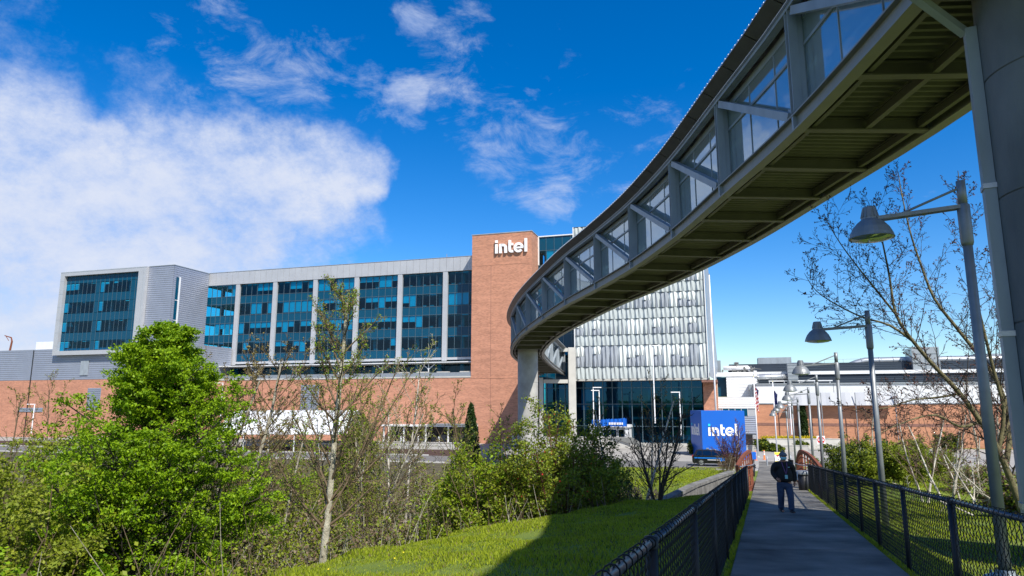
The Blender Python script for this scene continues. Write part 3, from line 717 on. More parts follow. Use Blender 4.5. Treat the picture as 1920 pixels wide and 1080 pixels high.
def pipe(name, pts, r_, m_='galv', n=14, rings=True):
    g = M(); g.tube(pts, r_, n)
    if rings:
        for a, b in zip(pts[:-1], pts[1:]):
            a, b = Vector(a), Vector(b); L_ = (b - a).length; k = max(1, int(L_ / 2.2))
            for i in range(1, k + 1):
                c = a.lerp(b, i / (k + .5)); d = (b - a).normalized() * .08; g.tube([c - d, c + d], r_ * 1.07, n)
    return g.build(name, m_, fac, True)
zp_ = H(8.0)
pipe('duct', [(8.4, 18, H(5.2)), (8.4, 18, H(6.7)), (8.9, 18, H(7.1)), (11, 18, H(7.1)), (13.6, 18, H(7.0))], .45)
pipe('duct', [(2.2, 13, H(2.4)), (2.2, 13, H(4.6)), (3.0, 13, H(4.85)), (7.6, 13, H(4.85))], .5)
pipe('duct', [(17.5, 20, H(6.4)), (19.5, 20, H(7.3)), (21, 20, H(7.7)), (60, 20, H(7.7)), (64, 20, H(7.4))], .62)
g = M(); g.box(7.5, 12.2, H(4.2), 9.1, 14, H(7.0)); 
for i in range(5): g.box(7.45, 12.12, H(4.4 + i * .6), 9.15, 12.2, H(4.5 + i * .6))
g.build('duct_box', 'galv', fac)
g = M(); g.box(27.4, 15.2, H(3.8), 31.2, 20, H(9.6))
for i in range(4): g.box(27.3, 15.1, H(4.0 + i * 1.5), 31.3, 15.2, H(4.12 + i * 1.5))
for i in range(3): g.box(27.3 + i * 1.95, 15.06, H(3.8), 27.42 + i * 1.95, 15.1, H(9.6))
g.build('air_handler', 'galv', fac)
fpart('roof_unit', 'steel', (3.4, 24, H(6.6), 9.3, 28, H(8.9)))
fpart('rooftop_plinth', 'steel', (-4.8, 22, H(5.2), -3.4, 25, H(8.4))); fpart('rooftop_plinth', 'steel', (38, 20, H(6), 45, 26, H(8.6)))
g = M()
for i in range(24): g.bar((14 + i * 3, 16.8, H(7.3)), (14 + i * 3, 16.8, H(7.9)), .05, .05)
g.bar((14, 16.8, H(7.9)), (86, 16.8, H(7.9)), .05, .05); g.build('roof_railing', 'steel', fac)
g = M()
for i in range(5): g.bar((4.5 + i * 2.4, 12.9, H(3.6)), (4.5 + i * 2.4, 12.9, H(4.1)), .12, .12)
g.bar((4.4, 12.8, H(4.12)), (14.5, 12.8, H(4.12)), .16, .16); g.build('pipe_rack', 'white_metal', fac)
g = M(); g.box(1.0, fy - .02 + 2, H(2.6), 5.4, fy + 4, H(3.5)); g.box(1.2, fy + 2, H(.3), 2.2, fy + 4, H(2.6)); g.build('duct_box', 'galv', fac)

# white metal stair building between lobby and factory
wb = thing('annex_building', 'white ribbed metal annex with teal window strip beside the blue cube', 'building', P(40.9, 8, GZ0), ROT)
def wpart(name, m_, *boxes):
    g = M()
    for b_ in boxes: g.box(*b_)
    return g.build(name, m_, wb)
wpart('wall', 'white_metal', (1.8, 16, 0, 6.7, 22, H(5.1)))
corr('ribbed_cladding', 1.8, 6.75, 15.95, H(1.4), H(5.1), 'white_metal', .5, parent=wb, dep=.04)
wpart('recess', 'spandrel', (.3, 17, H(1.5), 1.8, 22, H(4.9)))
wpart('parapet', 'white_metal', (-.2, 15.8, H(4.95), 6.8, 16.6, H(5.35)), (6.4, 15.7, H(4.9), 6.9, 17, H(5.9)))
wpart('lower_wall', 'panel_metal', (-.3, 10.2, 0, 6.2, 16, H(1.3)))
o_ = corr('ribbed_cladding', -.3, 6.2, 10.1, H(-.55), H(1.35), 'white_metal', .3, parent=wb)
wpart('window_strip', 'spandrel', (.9, 10.05, H(-1.7), 4.9, 10.15, H(-.55)))
wpart('mullion', 'white_metal', *[(.9 + i * .98, 9.98, H(-1.7), .97 + i * .98, 10.05, H(-.55)) for i in range(5)])
o_ = corr('ribbed_cladding', -.3, 6.2, 10.1, H(-4.6), H(-1.75), 'corr_metal', .3, parent=wb)
wpart('doorway', 'black_plastic', (1.5, 10.0, 0, 5.4, 10.08, H(-4.7)))
g = M(); rr = random.Random(3)
pipe_o = M(); pipe_o.tube([(1.4, 20, H(6.6)), (5.6, 20, H(6.6)), (6.1, 20, H(6.1)), (6.2, 20, H(5.3))], .42, 12)
pipe_o.build('roof_pipe', 'sign_white', wb, True)
for i in range(16):
    x_, z_ = rr.uniform(-.6, 7.2), rr.uniform(5.3, 6.6)
    g.bar((x_, 19 + rr.random(), H(5.3)), (x_, 19.2, H(z_ + .3)), rr.uniform(.08, .4), rr.uniform(.08, .4))
    g.bar((x_, 19, H(z_)), (x_ + rr.uniform(-1.2, 1.2), 19, H(z_ + rr.uniform(-.5, .3))), .08, .08)
g.lathe([(.35, H(6.6)), (.35, H(7.4)), (.55, H(7.5)), (.2, H(7.7))], 3.7, 20, 10)
g.build('roof_plant', 'steel_dark', wb)
# terrace wall of fabric in front of factory
tn = thing('grey_tarpaulin', 'grey fabric screen sloping down in front of the white factory wall', 'tarpaulin', P(52, 2, GZ0), ROT)
g = M(); nn_ = 22
for i in range(nn_):
    x0, x1 = i * .72, (i + 1) * .72
    top0 = min(2.0, .2 + x0 * 1.25) if x0 < 1.5 else 2.0
    top1 = min(2.0, .2 + x1 * 1.25) if x1 < 1.5 else 2.0
    y0, y1 = 4.6 + .03 * math.sin(i * 1.9), 4.6 + .03 * math.sin((i + 1) * 1.9)
    g.hexa([(x0, y0, H(.0)), (x1, y1, H(.0)), (x1, y1 + .05, H(0)), (x0, y0 + .05, H(0))], [(x0, y0 + .5, H(top0)), (x1, y1 + .5, H(top1)), (x1, y1 + .55, H(top1)), (x0, y0 + .55, H(top0))])
g.build('cloth', 'panel_metal', tn)
for x_ in (0, 5, 10, 15.6):
    g = M(); g.tube([(x_, 4.5, 0), (x_, 4.5, H(2.0))], .07, 8); g.build('pole', 'galv', tn)

# loading dock canopy and tent at the left
dk = thing('loading_canopy', 'flat white canopy on posts over the loading bay beneath the brick podium', 'canopy', P(-15, 9, GZ0), ROT)
g = M(); g.box(0, -.5, H(-3.55), 16.5, 3.8, H(-3.3)); g.build('roof', 'white_metal', dk)
g = M(); g.box(9, -.7, H(-3.25), 16.8, 3, H(-3.05)); g.build('roof_flashing', 'galv', dk)
for x_ in (.4, 4.2, 8.3, 12.4, 16.2):
    g = M(); g.box(x_, 0, .0, x_ + .22, .22, H(-3.56)); g.build('post', 'white_metal', dk)
g = M(); g.box(0, 3.9, 0, 16.5, 3.98, H(-3.6)); g.build('dark_back', 'black_plastic', dk)
g = M()
for i in range(6): g.box(5 + i * 1.7, 2.6, 0, 5.9 + i * 1.7, 3.4, 1.1 + .3 * (i % 2))
g.build('pallet_stack', 'interior', dk)
tt = thing('event_tent', 'long white fabric tent roof seen through the bare trees', 'tent', (-42, 99, GZ0 - .3))
g = M(); n_ = 14
prof = [(0, 2.7), (1.2, 3.5), (3.5, 5.2), (7, 6.0), (10.5, 5.2), (13, 3.0)]
for i in range(n_):
    x0, x1 = i * 18.5 / n_, (i + 1) * 18.5 / n_
    for (a, b) in zip(prof[:-1], prof[1:]):
        s0 = .10 * math.sin(i * math.pi); g.poly([(x0, a[0], a[1]), (x1, a[0], a[1]), (x1, b[0], b[1]), (x0, b[0], b[1])])
        g.poly([(x0, b[0], b[1] - .06), (x1, b[0], b[1] - .06), (x1, a[0], a[1] - .06), (x0, a[0], a[1] - .06)])
    g.bar((x0, 0, 2.65), (x0, 1.2, 3.55), .1, .1)
g.build('roof', 'white_metal', tt)
for x_ in np.arange(.2, 18.6, 3.6):
    g = M(); g.box(x_, .1, 0, x_ + .15, .25, 2.7); g.build('post', 'white_metal', tt)

# low walls, rail in front of the yard (left bank)
lw = thing('retaining_wall', 'low pale concrete wall behind the dark mulch bank', 'wall', P(-70, 22, GZ0), ROT)
g = M(); g.box(0, -.2, 0, 77, .2, .95); g.build('wall', 'concrete_light', lw)
g = M(); g.box(0, -.25, .95, 77, .25, 1.05); g.build('coping', 'concrete_light', lw)
rl = thing('guard_rail', 'thin dark handrail along the top of the mulch bank', 'railing', P(-70, 31, GZ0), ROT)
g = M(); g.tube([(0, 0, 1.05), (77, 0, 1.05)], .035, 6); g.build('rail', 'steel_dark', rl)
for i in range(27):
    g = M() if i == 0 else g
    if i == 0: g.tube([(0, 0, -.1), (0, 0, 1.05)], .03, 6); pm = g.mesh('post', 'steel_dark')
    link('post', pm, rl, (i * 2.9 + .4, 0, 0))
# ------------------------------------------------------------------ elevated footbridge
LC = [(-1.0, -20.0, 8.2), (2.4, -14.0, 8.2), (4.8, -7.4, 8.2), (6.5, -.7, 8.18), (7.8, 6.0, 8.13), (8.32, 12.6, 8.08), (8.49, 19.15, 7.99), (8.2, 25.5, 7.92), (7.83, 32.0, 7.85), (7.0, 38.9, 7.77),
      (5.74, 45.6, 7.70), (4.23, 52.6, 7.62), (2.8, 60.2, 7.42), (1.53, 67.9, 7.25), (.62, 75, 7.05), (0.0, 82.3, 6.65), (.05, 89.5, 6.38), (.9, 96.5, 6.05), (2.1, 103.5, 5.7), (3.5, 110.4, 5.35), (5.0, 117.5, 5.0)]
WD = 4.0
def crv(t):
    i = int(min(max(math.floor(t), 0), len(LC) - 2)); f = t - i
    p = [Vector(LC[min(max(k, 0), len(LC) - 1)]) for k in (i - 1, i, i + 1, i + 2)]
    if i == 0: p[0] = p[1] * 2 - p[2]
    if i == len(LC) - 2: p[3] = p[2] * 2 - p[1]
    return .5 * ((2 * p[1]) + (-p[0] + p[2]) * f + (2 * p[0] - 5 * p[1] + 4 * p[2] - p[3]) * f * f + (-p[0] + 3 * p[1] - 3 * p[2] + p[3]) * f ** 3)
def lat(t):
    d = crv(min(t + .02, len(LC) - 1)) - crv(max(t - .02, 0)); return Vector((d.y, -d.x, 0)).normalized()
def BP(t, u, w_): 
    c = crv(t); return c + lat(t) * u + Vector((0, 0, ZC + w_))
sb = thing('skybridge', 'curving grey steel enclosed footbridge with glass sides overhead', 'footbridge', (8.5, 19, GZ0 + 5))
sbo = Vector(sb.location)
def sbuild(g, name, m_, smooth=False, label=None, parent=None):
    g.v = [(v[0] - sbo.x, v[1] - sbo.y, v[2] - sbo.z) for v in g.v]
    o = g.build(name, m_, parent or sb, smooth)
    if label: o['label'] = label
    return o
def sweep(g, prof, t0, t1, n_=3, cap=True):
    ks = []
    for j in range(n_ + 1):
        t = t0 + (t1 - t0) * j / n_; ks.append(len(g.v))
        for u, w_ in prof: g.v.append(tuple(BP(t, u, w_)))
    m_ = len(prof)
    for j in range(n_):
        for i in range(m_): g.face((ks[j] + i, ks[j] + (i + 1) % m_, ks[j + 1] + (i + 1) % m_, ks[j + 1] + i))
    if cap: g.face(tuple(ks[0] + i for i in range(m_))[::-1]); g.face(tuple(ks[-1] + i for i in range(m_)))
def rect(u0, w0, u1, w1): return [(u0, w0), (u1, w0), (u1, w1), (u0, w1)]
def ibeam(u, w0, h_, bf, tf=.05, tw=.06):
    return [(u - bf / 2, w0), (u + bf / 2, w0), (u + bf / 2, w0 + tf), (u + tw / 2, w0 + tf), (u + tw / 2, w0 + h_ - tf), (u + bf / 2, w0 + h_ - tf),
            (u + bf / 2, w0 + h_), (u - bf / 2, w0 + h_), (u - bf / 2, w0 + h_ - tf), (u - tw / 2, w0 + h_ - tf), (u - tw / 2, w0 + tf), (u - bf / 2, w0 + tf)]
NP = len(LC) - 1
far = 12
for i in range(NP):
    for side in (0, 1):
        us = 0 if side == 0 else WD; sg = 1 if side == 0 else -1        # sg: towards the inside
        g = M(); sweep(g, ibeam(us, 0, .52, .34), i, i + 1, 4); sbuild(g, 'bottom_chord', 'chord_steel')
        g = M(); sweep(g, rect(us - .14, 3.86, us + .14, 4.12), i, i + 1, 4); sbuild(g, 'top_chord', 'steel')
        # diagonal: low at the near end, high at the far end
        if 2 <= i:
            g = M(); a = BP(i + .06, us, .62); b = BP(i + .95, us, 3.72); g.bar(a, b, .26, .26); 
            g.bar(BP(i + .03, us, .5), BP(i + .10, us, .72), .05, .5); sbuild(g, 'diagonal', 'steel')
        # glass wall inside the truss
        ug = us + sg * .36
        if i >= 3:
            g = M(); sweep(g, rect(ug - .03, .56, ug + .03, .66), i, i + 1, 3); sweep(g, rect(ug - .05, 2.72, ug + .05, 2.82), i, i + 1, 3); sweep(g, rect(ug - .03, 3.62, ug + .03, 3.9), i, i + 1, 3)
            sbuild(g, 'glazing_rail', 'steel')
            npn = 3 if i < far else 2
            for k in range(npn):
                a, b = i + k / npn, i + (k + 1) / npn
                g = M()
                for (w0, w1) in ((.66, 2.72), (2.82, 3.62)):
                    g.poly([BP(a + .004, ug, w0), BP(b - .004, ug, w0), BP(b - .004, ug, w1), BP(a + .004, ug, w1)])
                sbuild(g, 'glass_pane', 'glass_bridge')
                g = M(); g.bar(BP(a, ug, .6), BP(a, ug, 3.65), .035, .05, up=lat(a)); sbuild(g, 'glazing_bar', 'steel')
            # handrail inside
            g = M(); 
            for wv in (1.55, 1.25): g.tube([BP(i + j / 3, ug + sg * .12, wv) for j in range(4)], .022, 6)
            sbuild(g, 'handrail', 'galv')
    # deck
    g = M(); d_ = .40; nr = 22; pts = []
    for j in range(nr):
        for (f, w_) in ((0, 0), (.30, 0), (.42, .09), (.86, .09), (.98, 0)): pts.append(((j + f) / nr, w_))
    pts.append((1, 0))
    for (a, b) in zip(pts[:-1], pts[1:]):
        g.poly([BP(i + a[0], .04, d_ + a[1]), BP(i + b[0], .04, d_ + b[1]), BP(i + b[0], WD - .04, d_ + b[1]), BP(i + a[0], WD - .04, d_ + a[1])])
    sbuild(g, 'deck_sheet', 'deck_steel')
    g = M(); sweep(g, rect(.1, .5, WD - .1, .56), i, i + 1, 3); sbuild(g, 'floor_slab', 'interior_light')
    g = M(); sweep(g, rect(.5, 3.72, WD - .5, 3.80), i, i + 1, 3); sbuild(g, 'ceiling', 'interior')
    if i >= 4:
        g = M(); sweep(g, rect(WD / 2 - .1, 3.62, WD / 2 + .1, 3.70), i + .2, i + .7, 1); sbuild(g, 'ceiling_lamp', 'sign_white')
    # inner edge stringers below the deck
    g = M(); sweep(g, ibeam(.42, .10, .28, .14), i, i + 1, 3); sweep(g, ibeam(WD - .42, .10, .28, .14), i, i + 1, 3); sbuild(g, 'stringer', 'deck_steel')
    for tt_ in (i, i + .5):
        g = M(); sweep_pts = ibeam(0, .02, .38, .22)
        a, b = BP(tt_, .10, 0), BP(tt_, WD - .10, 0); dr = (crv(tt_ + .02) - crv(max(tt_ - .02, 0))).normalized() if tt_ + .02 < NP else (crv(tt_) - crv(tt_ - .02)).normalized()
        for (x0, x1, z0, z1) in ((-.13, .13, .02, .07), (-.03, .03, .07, .36), (-.13, .13, .36, .395)):
            g.hexa([a + dr * x0 + Vector((0, 0, z0)), a + dr * x1 + Vector((0, 0, z0)), a + dr * x1 + Vector((0, 0, z1)), a + dr * x0 + Vector((0, 0, z1))],
                   [b + dr * x0 + Vector((0, 0, z0)), b + dr * x1 + Vector((0, 0, z0)), b + dr * x1 + Vector((0, 0, z1)), b + dr * x0 + Vector((0, 0, z1))])
        sbuild(g, 'floor_beam', 'deck_steel')
    if 4 <= i <= 5:
        for t0 in (i, i + .5):
            g = M(); sweep(g, ibeam(WD * .5, .05, .3, .16), t0 + .02, t0 + .48, 1); sbuild(g, 'brace', 'deck_steel')
    # roof: arched sheet with standing ribs, lapped soffit plates at the eaves
    arc = lambda s: (-.62 + (WD + 1.24) * s, 4.42 + .75 * math.sin(math.pi * s))
    top = [arc(s / 10) for s in range(11)]; bot = [(u, w_ - .05) for u, w_ in top[::-1]]
    g = M(); sweep(g, top + bot, i, i + 1, 6); sbuild(g, 'roof', 'roof_metal')
    g = M()
    for k in range(20):
        t0 = i + (k + .25) / 20; t1 = t0 + .5 / 20
        for s in (0, 1):
            q = [arc(0), arc(.12), arc(.3)] if s == 0 else [arc(1), arc(.88), arc(.7)]
            for (c, d) in zip(q[:-1], q[1:]):
                g.hexa([BP(t0, c[0], c[1]), BP(t1, c[0], c[1]), BP(t1, d[0], d[1]), BP(t0, d[0], d[1])], [BP(t0, c[0], c[1] + .035), BP(t1, c[0], c[1] + .035), BP(t1, d[0], d[1] + .04), BP(t0, d[0], d[1] + .04)])
    tag(sbuild(g, 'roof_ribs', 'roof_metal'), kind='stuff')
    for side in (0, 1):
        us = 0 if side == 0 else WD; sg = -1 if side == 0 else 1
        for k in range(3):
            g = M(); g.poly([BP(i + k / 3 + .004, us + sg * .12, 4.10), BP(i + (k + 1) / 3 - .004, us + sg * .12, 4.10), BP(i + (k + 1) / 3 - .004, us + sg * .62, 4.36), BP(i + k / 3 + .004, us + sg * .62, 4.36)])
            g.poly([BP(i + (k + 1) / 3 - .004, us + sg * .12, 4.12), BP(i + k / 3 + .004, us + sg * .12, 4.12), BP(i + k / 3 + .004, us + sg * .62, 4.38), BP(i + (k + 1) / 3 - .004, us + sg * .62, 4.38)])
            sbuild(g, 'soffit_plate', 'fascia')
        g = M(); g.tube([BP(i + j / 4, us + sg * .2, 4.02) for j in range(5)], .025, 6); sbuild(g, 'conduit', 'galv')
for i in range(NP + 1):
    for side in (0, 1):
        us = 0 if side == 0 else WD; sg = 1 if side == 0 else -1
        g = M(); c = BP(i, us, 0); L_ = lat(i); dr = Vector((-L_.y, L_.x, 0)); Z = Vector((0, 0, 1))
        def pbox(u0, u1, v0, v1, z0, z1):
            pts = [c + L_ * u + dr * v for u, v in ((u0, v0), (u1, v0), (u1, v1), (u0, v1))]
            g.hexa([p + Z * z0 for p in pts], [p + Z * z1 for p in pts])
        pbox(-.14, .14, -.12, -.09, .52, 4.0); pbox(-.14, .14, .09, .12, .52, 4.0); pbox(-.02, .02, -.09, .09, .52, 4.0)
        pbox(-.16, -.03, -.05, .05, .05, .47)
        if side == 0: pbox(.15, .30, -.10, .10, .56, 3.86)
        else: pbox(-.30, -.15, -.10, .10, .56, 3.86)
        sbuild(g, 'post', 'steel')
# eave downpipe from the near roof to the pier
g = M(); g.tube([BP(5.03, -.55, 4.3), BP(5.03, -.3, 3.9)], .06, 8)
sbuild(g, 'gutter_outlet', 'steel')

# piers
def pier(cx_, cy_, r_, ztop, label):
    zb = tz(cx_, cy_) - .4
    t_ = thing('bridge_pier', label, 'pier', (cx_, cy_, zb), 0, 'round concrete piers under the footbridge'); h_ = ztop - zb
    g = M(); z_ = 0; g.lathe([(r_ - .02, 0), (r_ - .02, h_ - .02)], 0, 0, 56)
    while z_ < h_ - .05: z1 = min(z_ + 2.4, h_); g.lathe([(r_, z_ + .015), (r_, z1 - .015)], 0, 0, 56); z_ = z1
    g.lathe([(r_ - .02, h_ - .02), (0, h_ - .02)], 0, 0, 56)
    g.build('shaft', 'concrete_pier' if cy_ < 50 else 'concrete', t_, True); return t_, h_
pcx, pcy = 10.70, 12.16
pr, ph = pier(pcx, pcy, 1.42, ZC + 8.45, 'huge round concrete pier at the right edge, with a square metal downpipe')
g = M()
a_ = math.atan2(-pcy, -pcx) ; tang = math.atan2(-pcy, -pcx) - math.acos(1.42 / math.hypot(pcx, pcy)) + .16
ux, uy = math.cos(tang), math.sin(tang)
for (zz0, zz1) in ((.2, 4.6), (4.65, ph - .9)):
    c0 = Vector((ux * 1.52, uy * 1.52, zz0)); g.bar(c0, c0 + Vector((0, 0, zz1 - zz0)), .30, .2, up=(ux, uy, 0))
g.build('downpipe', 'steel', pr)
g = M(); c0 = Vector((ux * 1.60, uy * 1.60, ph - .95)); e_ = BP(5.0, -.2, .1) - Vector(pr.location); g.bar(c0, e_, .16, .14); g.build('downpipe_arm', 'steel', pr)
g = M()
for z_ in (1.5, 4.62, 7.5):
    g = M(); c0 = Vector((ux * 1.52, uy * 1.52, z_)); g.bar(c0 - Vector((0, 0, .05)), c0 + Vector((0, 0, .05)), .34, .24, up=(ux, uy, 0)); g.build('bracket', 'galv', pr)
m15 = BP(15.4, WD * .47, 0)
p2, _ = pier(m15.x + .15, m15.y, 1.25, ZC + 6.9, 'round concrete pier far along, where the footbridge turns past the brick tower')
# column and portal frame at the far end
pf = thing('portal_frame', 'pale square concrete portal where the footbridge meets the building', 'column', (10.1, 113.6, GZ0 - .35))
g = M(); g.box(-.75, 0, 0, .45, 1.2, 16.3); g.build('column', 'concrete_light', pf)
g = M(); g.box(-4.9, .1, 15.6, -.76, 1.1, 16.2); g.build('beam', 'concrete_light', pf)
g = M(); g.box(-5.6, .1, 0, -4.95, 1.1, 11.3); g.build('column', 'concrete_light', pf)
g = M(); g.box(-4.9, .2, 10.4, -.76, .9, 11.0); g.build('beam', 'concrete_light', pf)

# ------------------------------------------------------------------ path lamps
def make_lamp():
    t = thing('path_lamp', '-', 'street lamp', (0, 0, 0), 0, 'bell-shaped lamps along the footpath')
    g = M(); g.tube([(0, 0, 0), (0, 0, 5.35)], [.085, .065], 14); g.build('pole', 'lamp_paint', t, True)
    g = M(); g.tube([(0, 0, 4.95), (0, 0, 5.0), (0, 0, 5.6), (0, 0, 5.62)], [.075, .09, .09, .07], 14); g.tube([(0, 0, 5.6), (0, 0, 6.0)], .065, 12); g.build('collar', 'lamp_paint', t, True)
    g = M(); g.lathe([(.28, 0), (.28, .04), (.13, .1), (.12, .16)], 0, 0, 16)
    for i in range(4): a = math.pi / 4 + i * math.pi / 2; g.tube([(.21 * math.cos(a), .21 * math.sin(a), .03), (.21 * math.cos(a), .21 * math.sin(a), .11)], .02, 6)
    g.build('base_plate', 'galv', t)
    g = M(); g.bar((0, -.05, 5.58), (-1.22, -.08, 5.50), .045, .06); g.bar((0, .05, 5.58), (-1.22, .08, 5.50), .045, .06); g.bar((-.55, -.08, 5.54), (-.55, .08, 5.54), .04, .04)
    g.build('arm', 'lamp_paint', t)
    g = M(); g.tube([(0, 0, 5.9), (-.9, 0, 5.54)], .020, 8); g.build('stay', 'lamp_paint', t)
    g = M(); prof = [(r_ * .86, 5.18 + (z_ - 4.835) * .80) for r_, z_ in [(.02, 5.50), (.10, 5.50), (.115, 5.48), (.145, 5.28), (.15, 5.24), (.17, 5.22), (.24, 5.16), (.32, 5.05), (.375, 4.92), (.39, 4.86), (.40, 4.84), (.37, 4.835)]]
    g.lathe(prof, -1.32, 0, 28)
    for i in range(12): a = i * math.pi / 6; g.bar((-1.32 + .09 * math.cos(a), .09 * math.sin(a), 5.69), (-1.32 + .13 * math.cos(a), .13 * math.sin(a), 5.53), .018, .026)
    sh = g.build('shade', 'lamp_paint', t, False)
    g = M(); g.lathe([(.31, 5.195), (.26, 5.31), (.1, 5.41), (0, 5.42)], -1.32, 0, 24); g.build('reflector', 'interior_light', sh, True)
    g = M(); g.lathe([(.32, 5.185), (.26, 5.155), (.13, 5.135), (0, 5.13)], -1.32, 0, 24); g.build('lens', 'glass_bridge', sh, True)
    return t
lamp0 = make_lamp()
lspots = [(7.12, 10.4, 3.51), (9.65, 18.4, 2.54), (12.62, 26.7, 2.03), (15.48, 35, 1.54), (19.13, 44.6, 1.15), (21.88, 53, .6), (24.64, 61, .34), (27.28, 69, -.21)]
llab = ['tall grey bell lamp in the foreground, in front of the huge concrete pier', 'dark bell lamp, second one along the path, standing before the bare tree', 'grey bell lamp, third along the path, with its head against the factory roof',
        'grey bell lamp, fourth along the path, head just below the silver roof duct', 'small grey bell lamp, fifth along the path, before the white factory wall', 'small bell lamp, sixth along the path, beside the blue state flag',
        'small bell lamp, seventh along the path, head overlapping the brick factory wall', 'smallest and farthest bell lamp of the row along the path']
for i, (x_, y_, h_) in enumerate(lspots):
    o = lamp0 if i == 0 else copy_tree(lamp0)
    o.location = (x_, y_, ZC + h_ - 6.0); o.rotation_euler = (0, 0, R(rng.uniform(-2, 2)) + R(-21 if i == 0 else -9)); o['label'] = llab[i]
    if i in (2, 4): o.rotation_euler.x = R(.6)
# white square-head lamps around the entrance
def make_box_lamp():
    t = thing('area_lamp', '-', 'street lamp', (0, 0, 0), 0, 'white square-headed lamps around the building')
    g = M(); g.tube([(0, 0, .3), (0, 0, 1)], [.09, .07], 10); g.build('pole', 'sign_white', t, True)
    g = M(); g.box(-.25, -.25, 0, .25, .25, .035); g.build('base_plate', 'concrete_light', t)
    g = M(); g.box(-1.15, -.16, -.08, .05, .16, .03); g.build('head', 'sign_white', t)
    return t
bl0 = make_box_lamp()
bsp = [(12.6, 100, ZC + 2.15, 'tall thin white lamp post left of the entrance doors', 0), (11.4, 97, ZC + 2.5, 'white lamp post farthest left before the lobby glass', 1), (18.1, 88, ZC + 7.6, 'tallest white lamp post, rising in front of the pleated glass facade', 1),
       (22.3, 92, ZC + 1.75, 'white lamp post beside the dark hedge left of the blue cube', 0), (-77.2, 112, ZC + .2, 'small white lamp before the brick wall at far left', 0), (-47, 112, ZC + 3.6, 'white lamp behind the white tent', 0), (38.5, 96, ZC + 1.8, 'white twin-armed lamp before the grey fabric screen', 1), (-94, 125, ZC + 1.7, 'white lamp at the left edge of the picture', 1)]
for i, (x_, y_, zt_, lb, fl) in enumerate(bsp):
    o = bl0 if i == 0 else copy_tree(bl0)
    zb = tz(x_, y_); hh = zt_ - zb; o.location = (x_, y_, zb); o.rotation_euler = (0, 0, math.pi if fl else 0); o['label'] = lb
    for c in o.children:
        nm = c.name.split('.')[0]
        if nm == 'pole': c.scale = (1, 1, hh)
        if nm == 'head': c.location = (0, 0, hh)
# tall mast beside the white facade
ms = thing('mast', 'very tall slim white mast rising right of the pleated glass facade', 'pole', (29.4, 100, tz(29.4, 100)))
g = M(); g.tube([(0, 0, 0), (0, 0, 25.6)], [.15, .08], 10); g.build('pole', 'sign_white', ms, True)
g = M(); g.lathe([(.0, 25.8), (.12, 25.7), (.0, 25.58)], 0, 0, 8); g.build('finial', 'galv', ms)
# flags
def flagpole(x_, y_, zt_, lab, catg='flagpole', fl=None):
    zb = tz(x_, y_); t = thing('flagpole', lab, catg, (x_, y_, zb))
    g = M(); g.tube([(0, 0, 0), (0, 0, zt_ - zb)], [.10, .05], 10); g.build('pole', 'sign_white', t, True)
    g = M(); g.lathe([(.18, 0), (.18, .1), (.1, .16)], 0, 0, 12); g.build('base', 'concrete_light', t)
    g = M(); g.lathe([(0, zt_ - zb + .12), (.08, zt_ - zb + .04), (0, zt_ - zb - .03)], 0, 0, 8); g.build('finial', 'yellow', t)
    if fl:
        hx = zt_ - zb - 1.0; g = M(); n_ = 13
        for i in range(n_):          # limp flag: narrow strips hanging in folds
            for k in range(5):
                u0, u1 = k / 5, (k + 1) / 5
                def fp(u, i):
                    dr = i * .22; return (.06 + u * .42 - .05 * math.sin(i * .8 + u * 6), .16 * math.sin(u * 11 + i * .35), hx - dr - u * .75)
                g.cur = fl(i, k); g.poly([fp(u0, i), fp(u1, i), fp(u1, i + 1), fp(u0, i + 1)])
        g.build('flag', ['red', 'sign_white', 'navy', 'yellow'], t)
    return t
flagpole(30.9, 88, ZC + 3.6, 'white flagpole with a limp red and white striped flag with blue corner', fl=lambda i, k: 2 if (i < 3 and k > 1) else (i + k) % 2)
flagpole(35.95, 95, ZC + 3.2, 'white flagpole with a limp dark blue and gold flag', fl=lambda i, k: 3 if (i > 8 and k == 2) else 2)

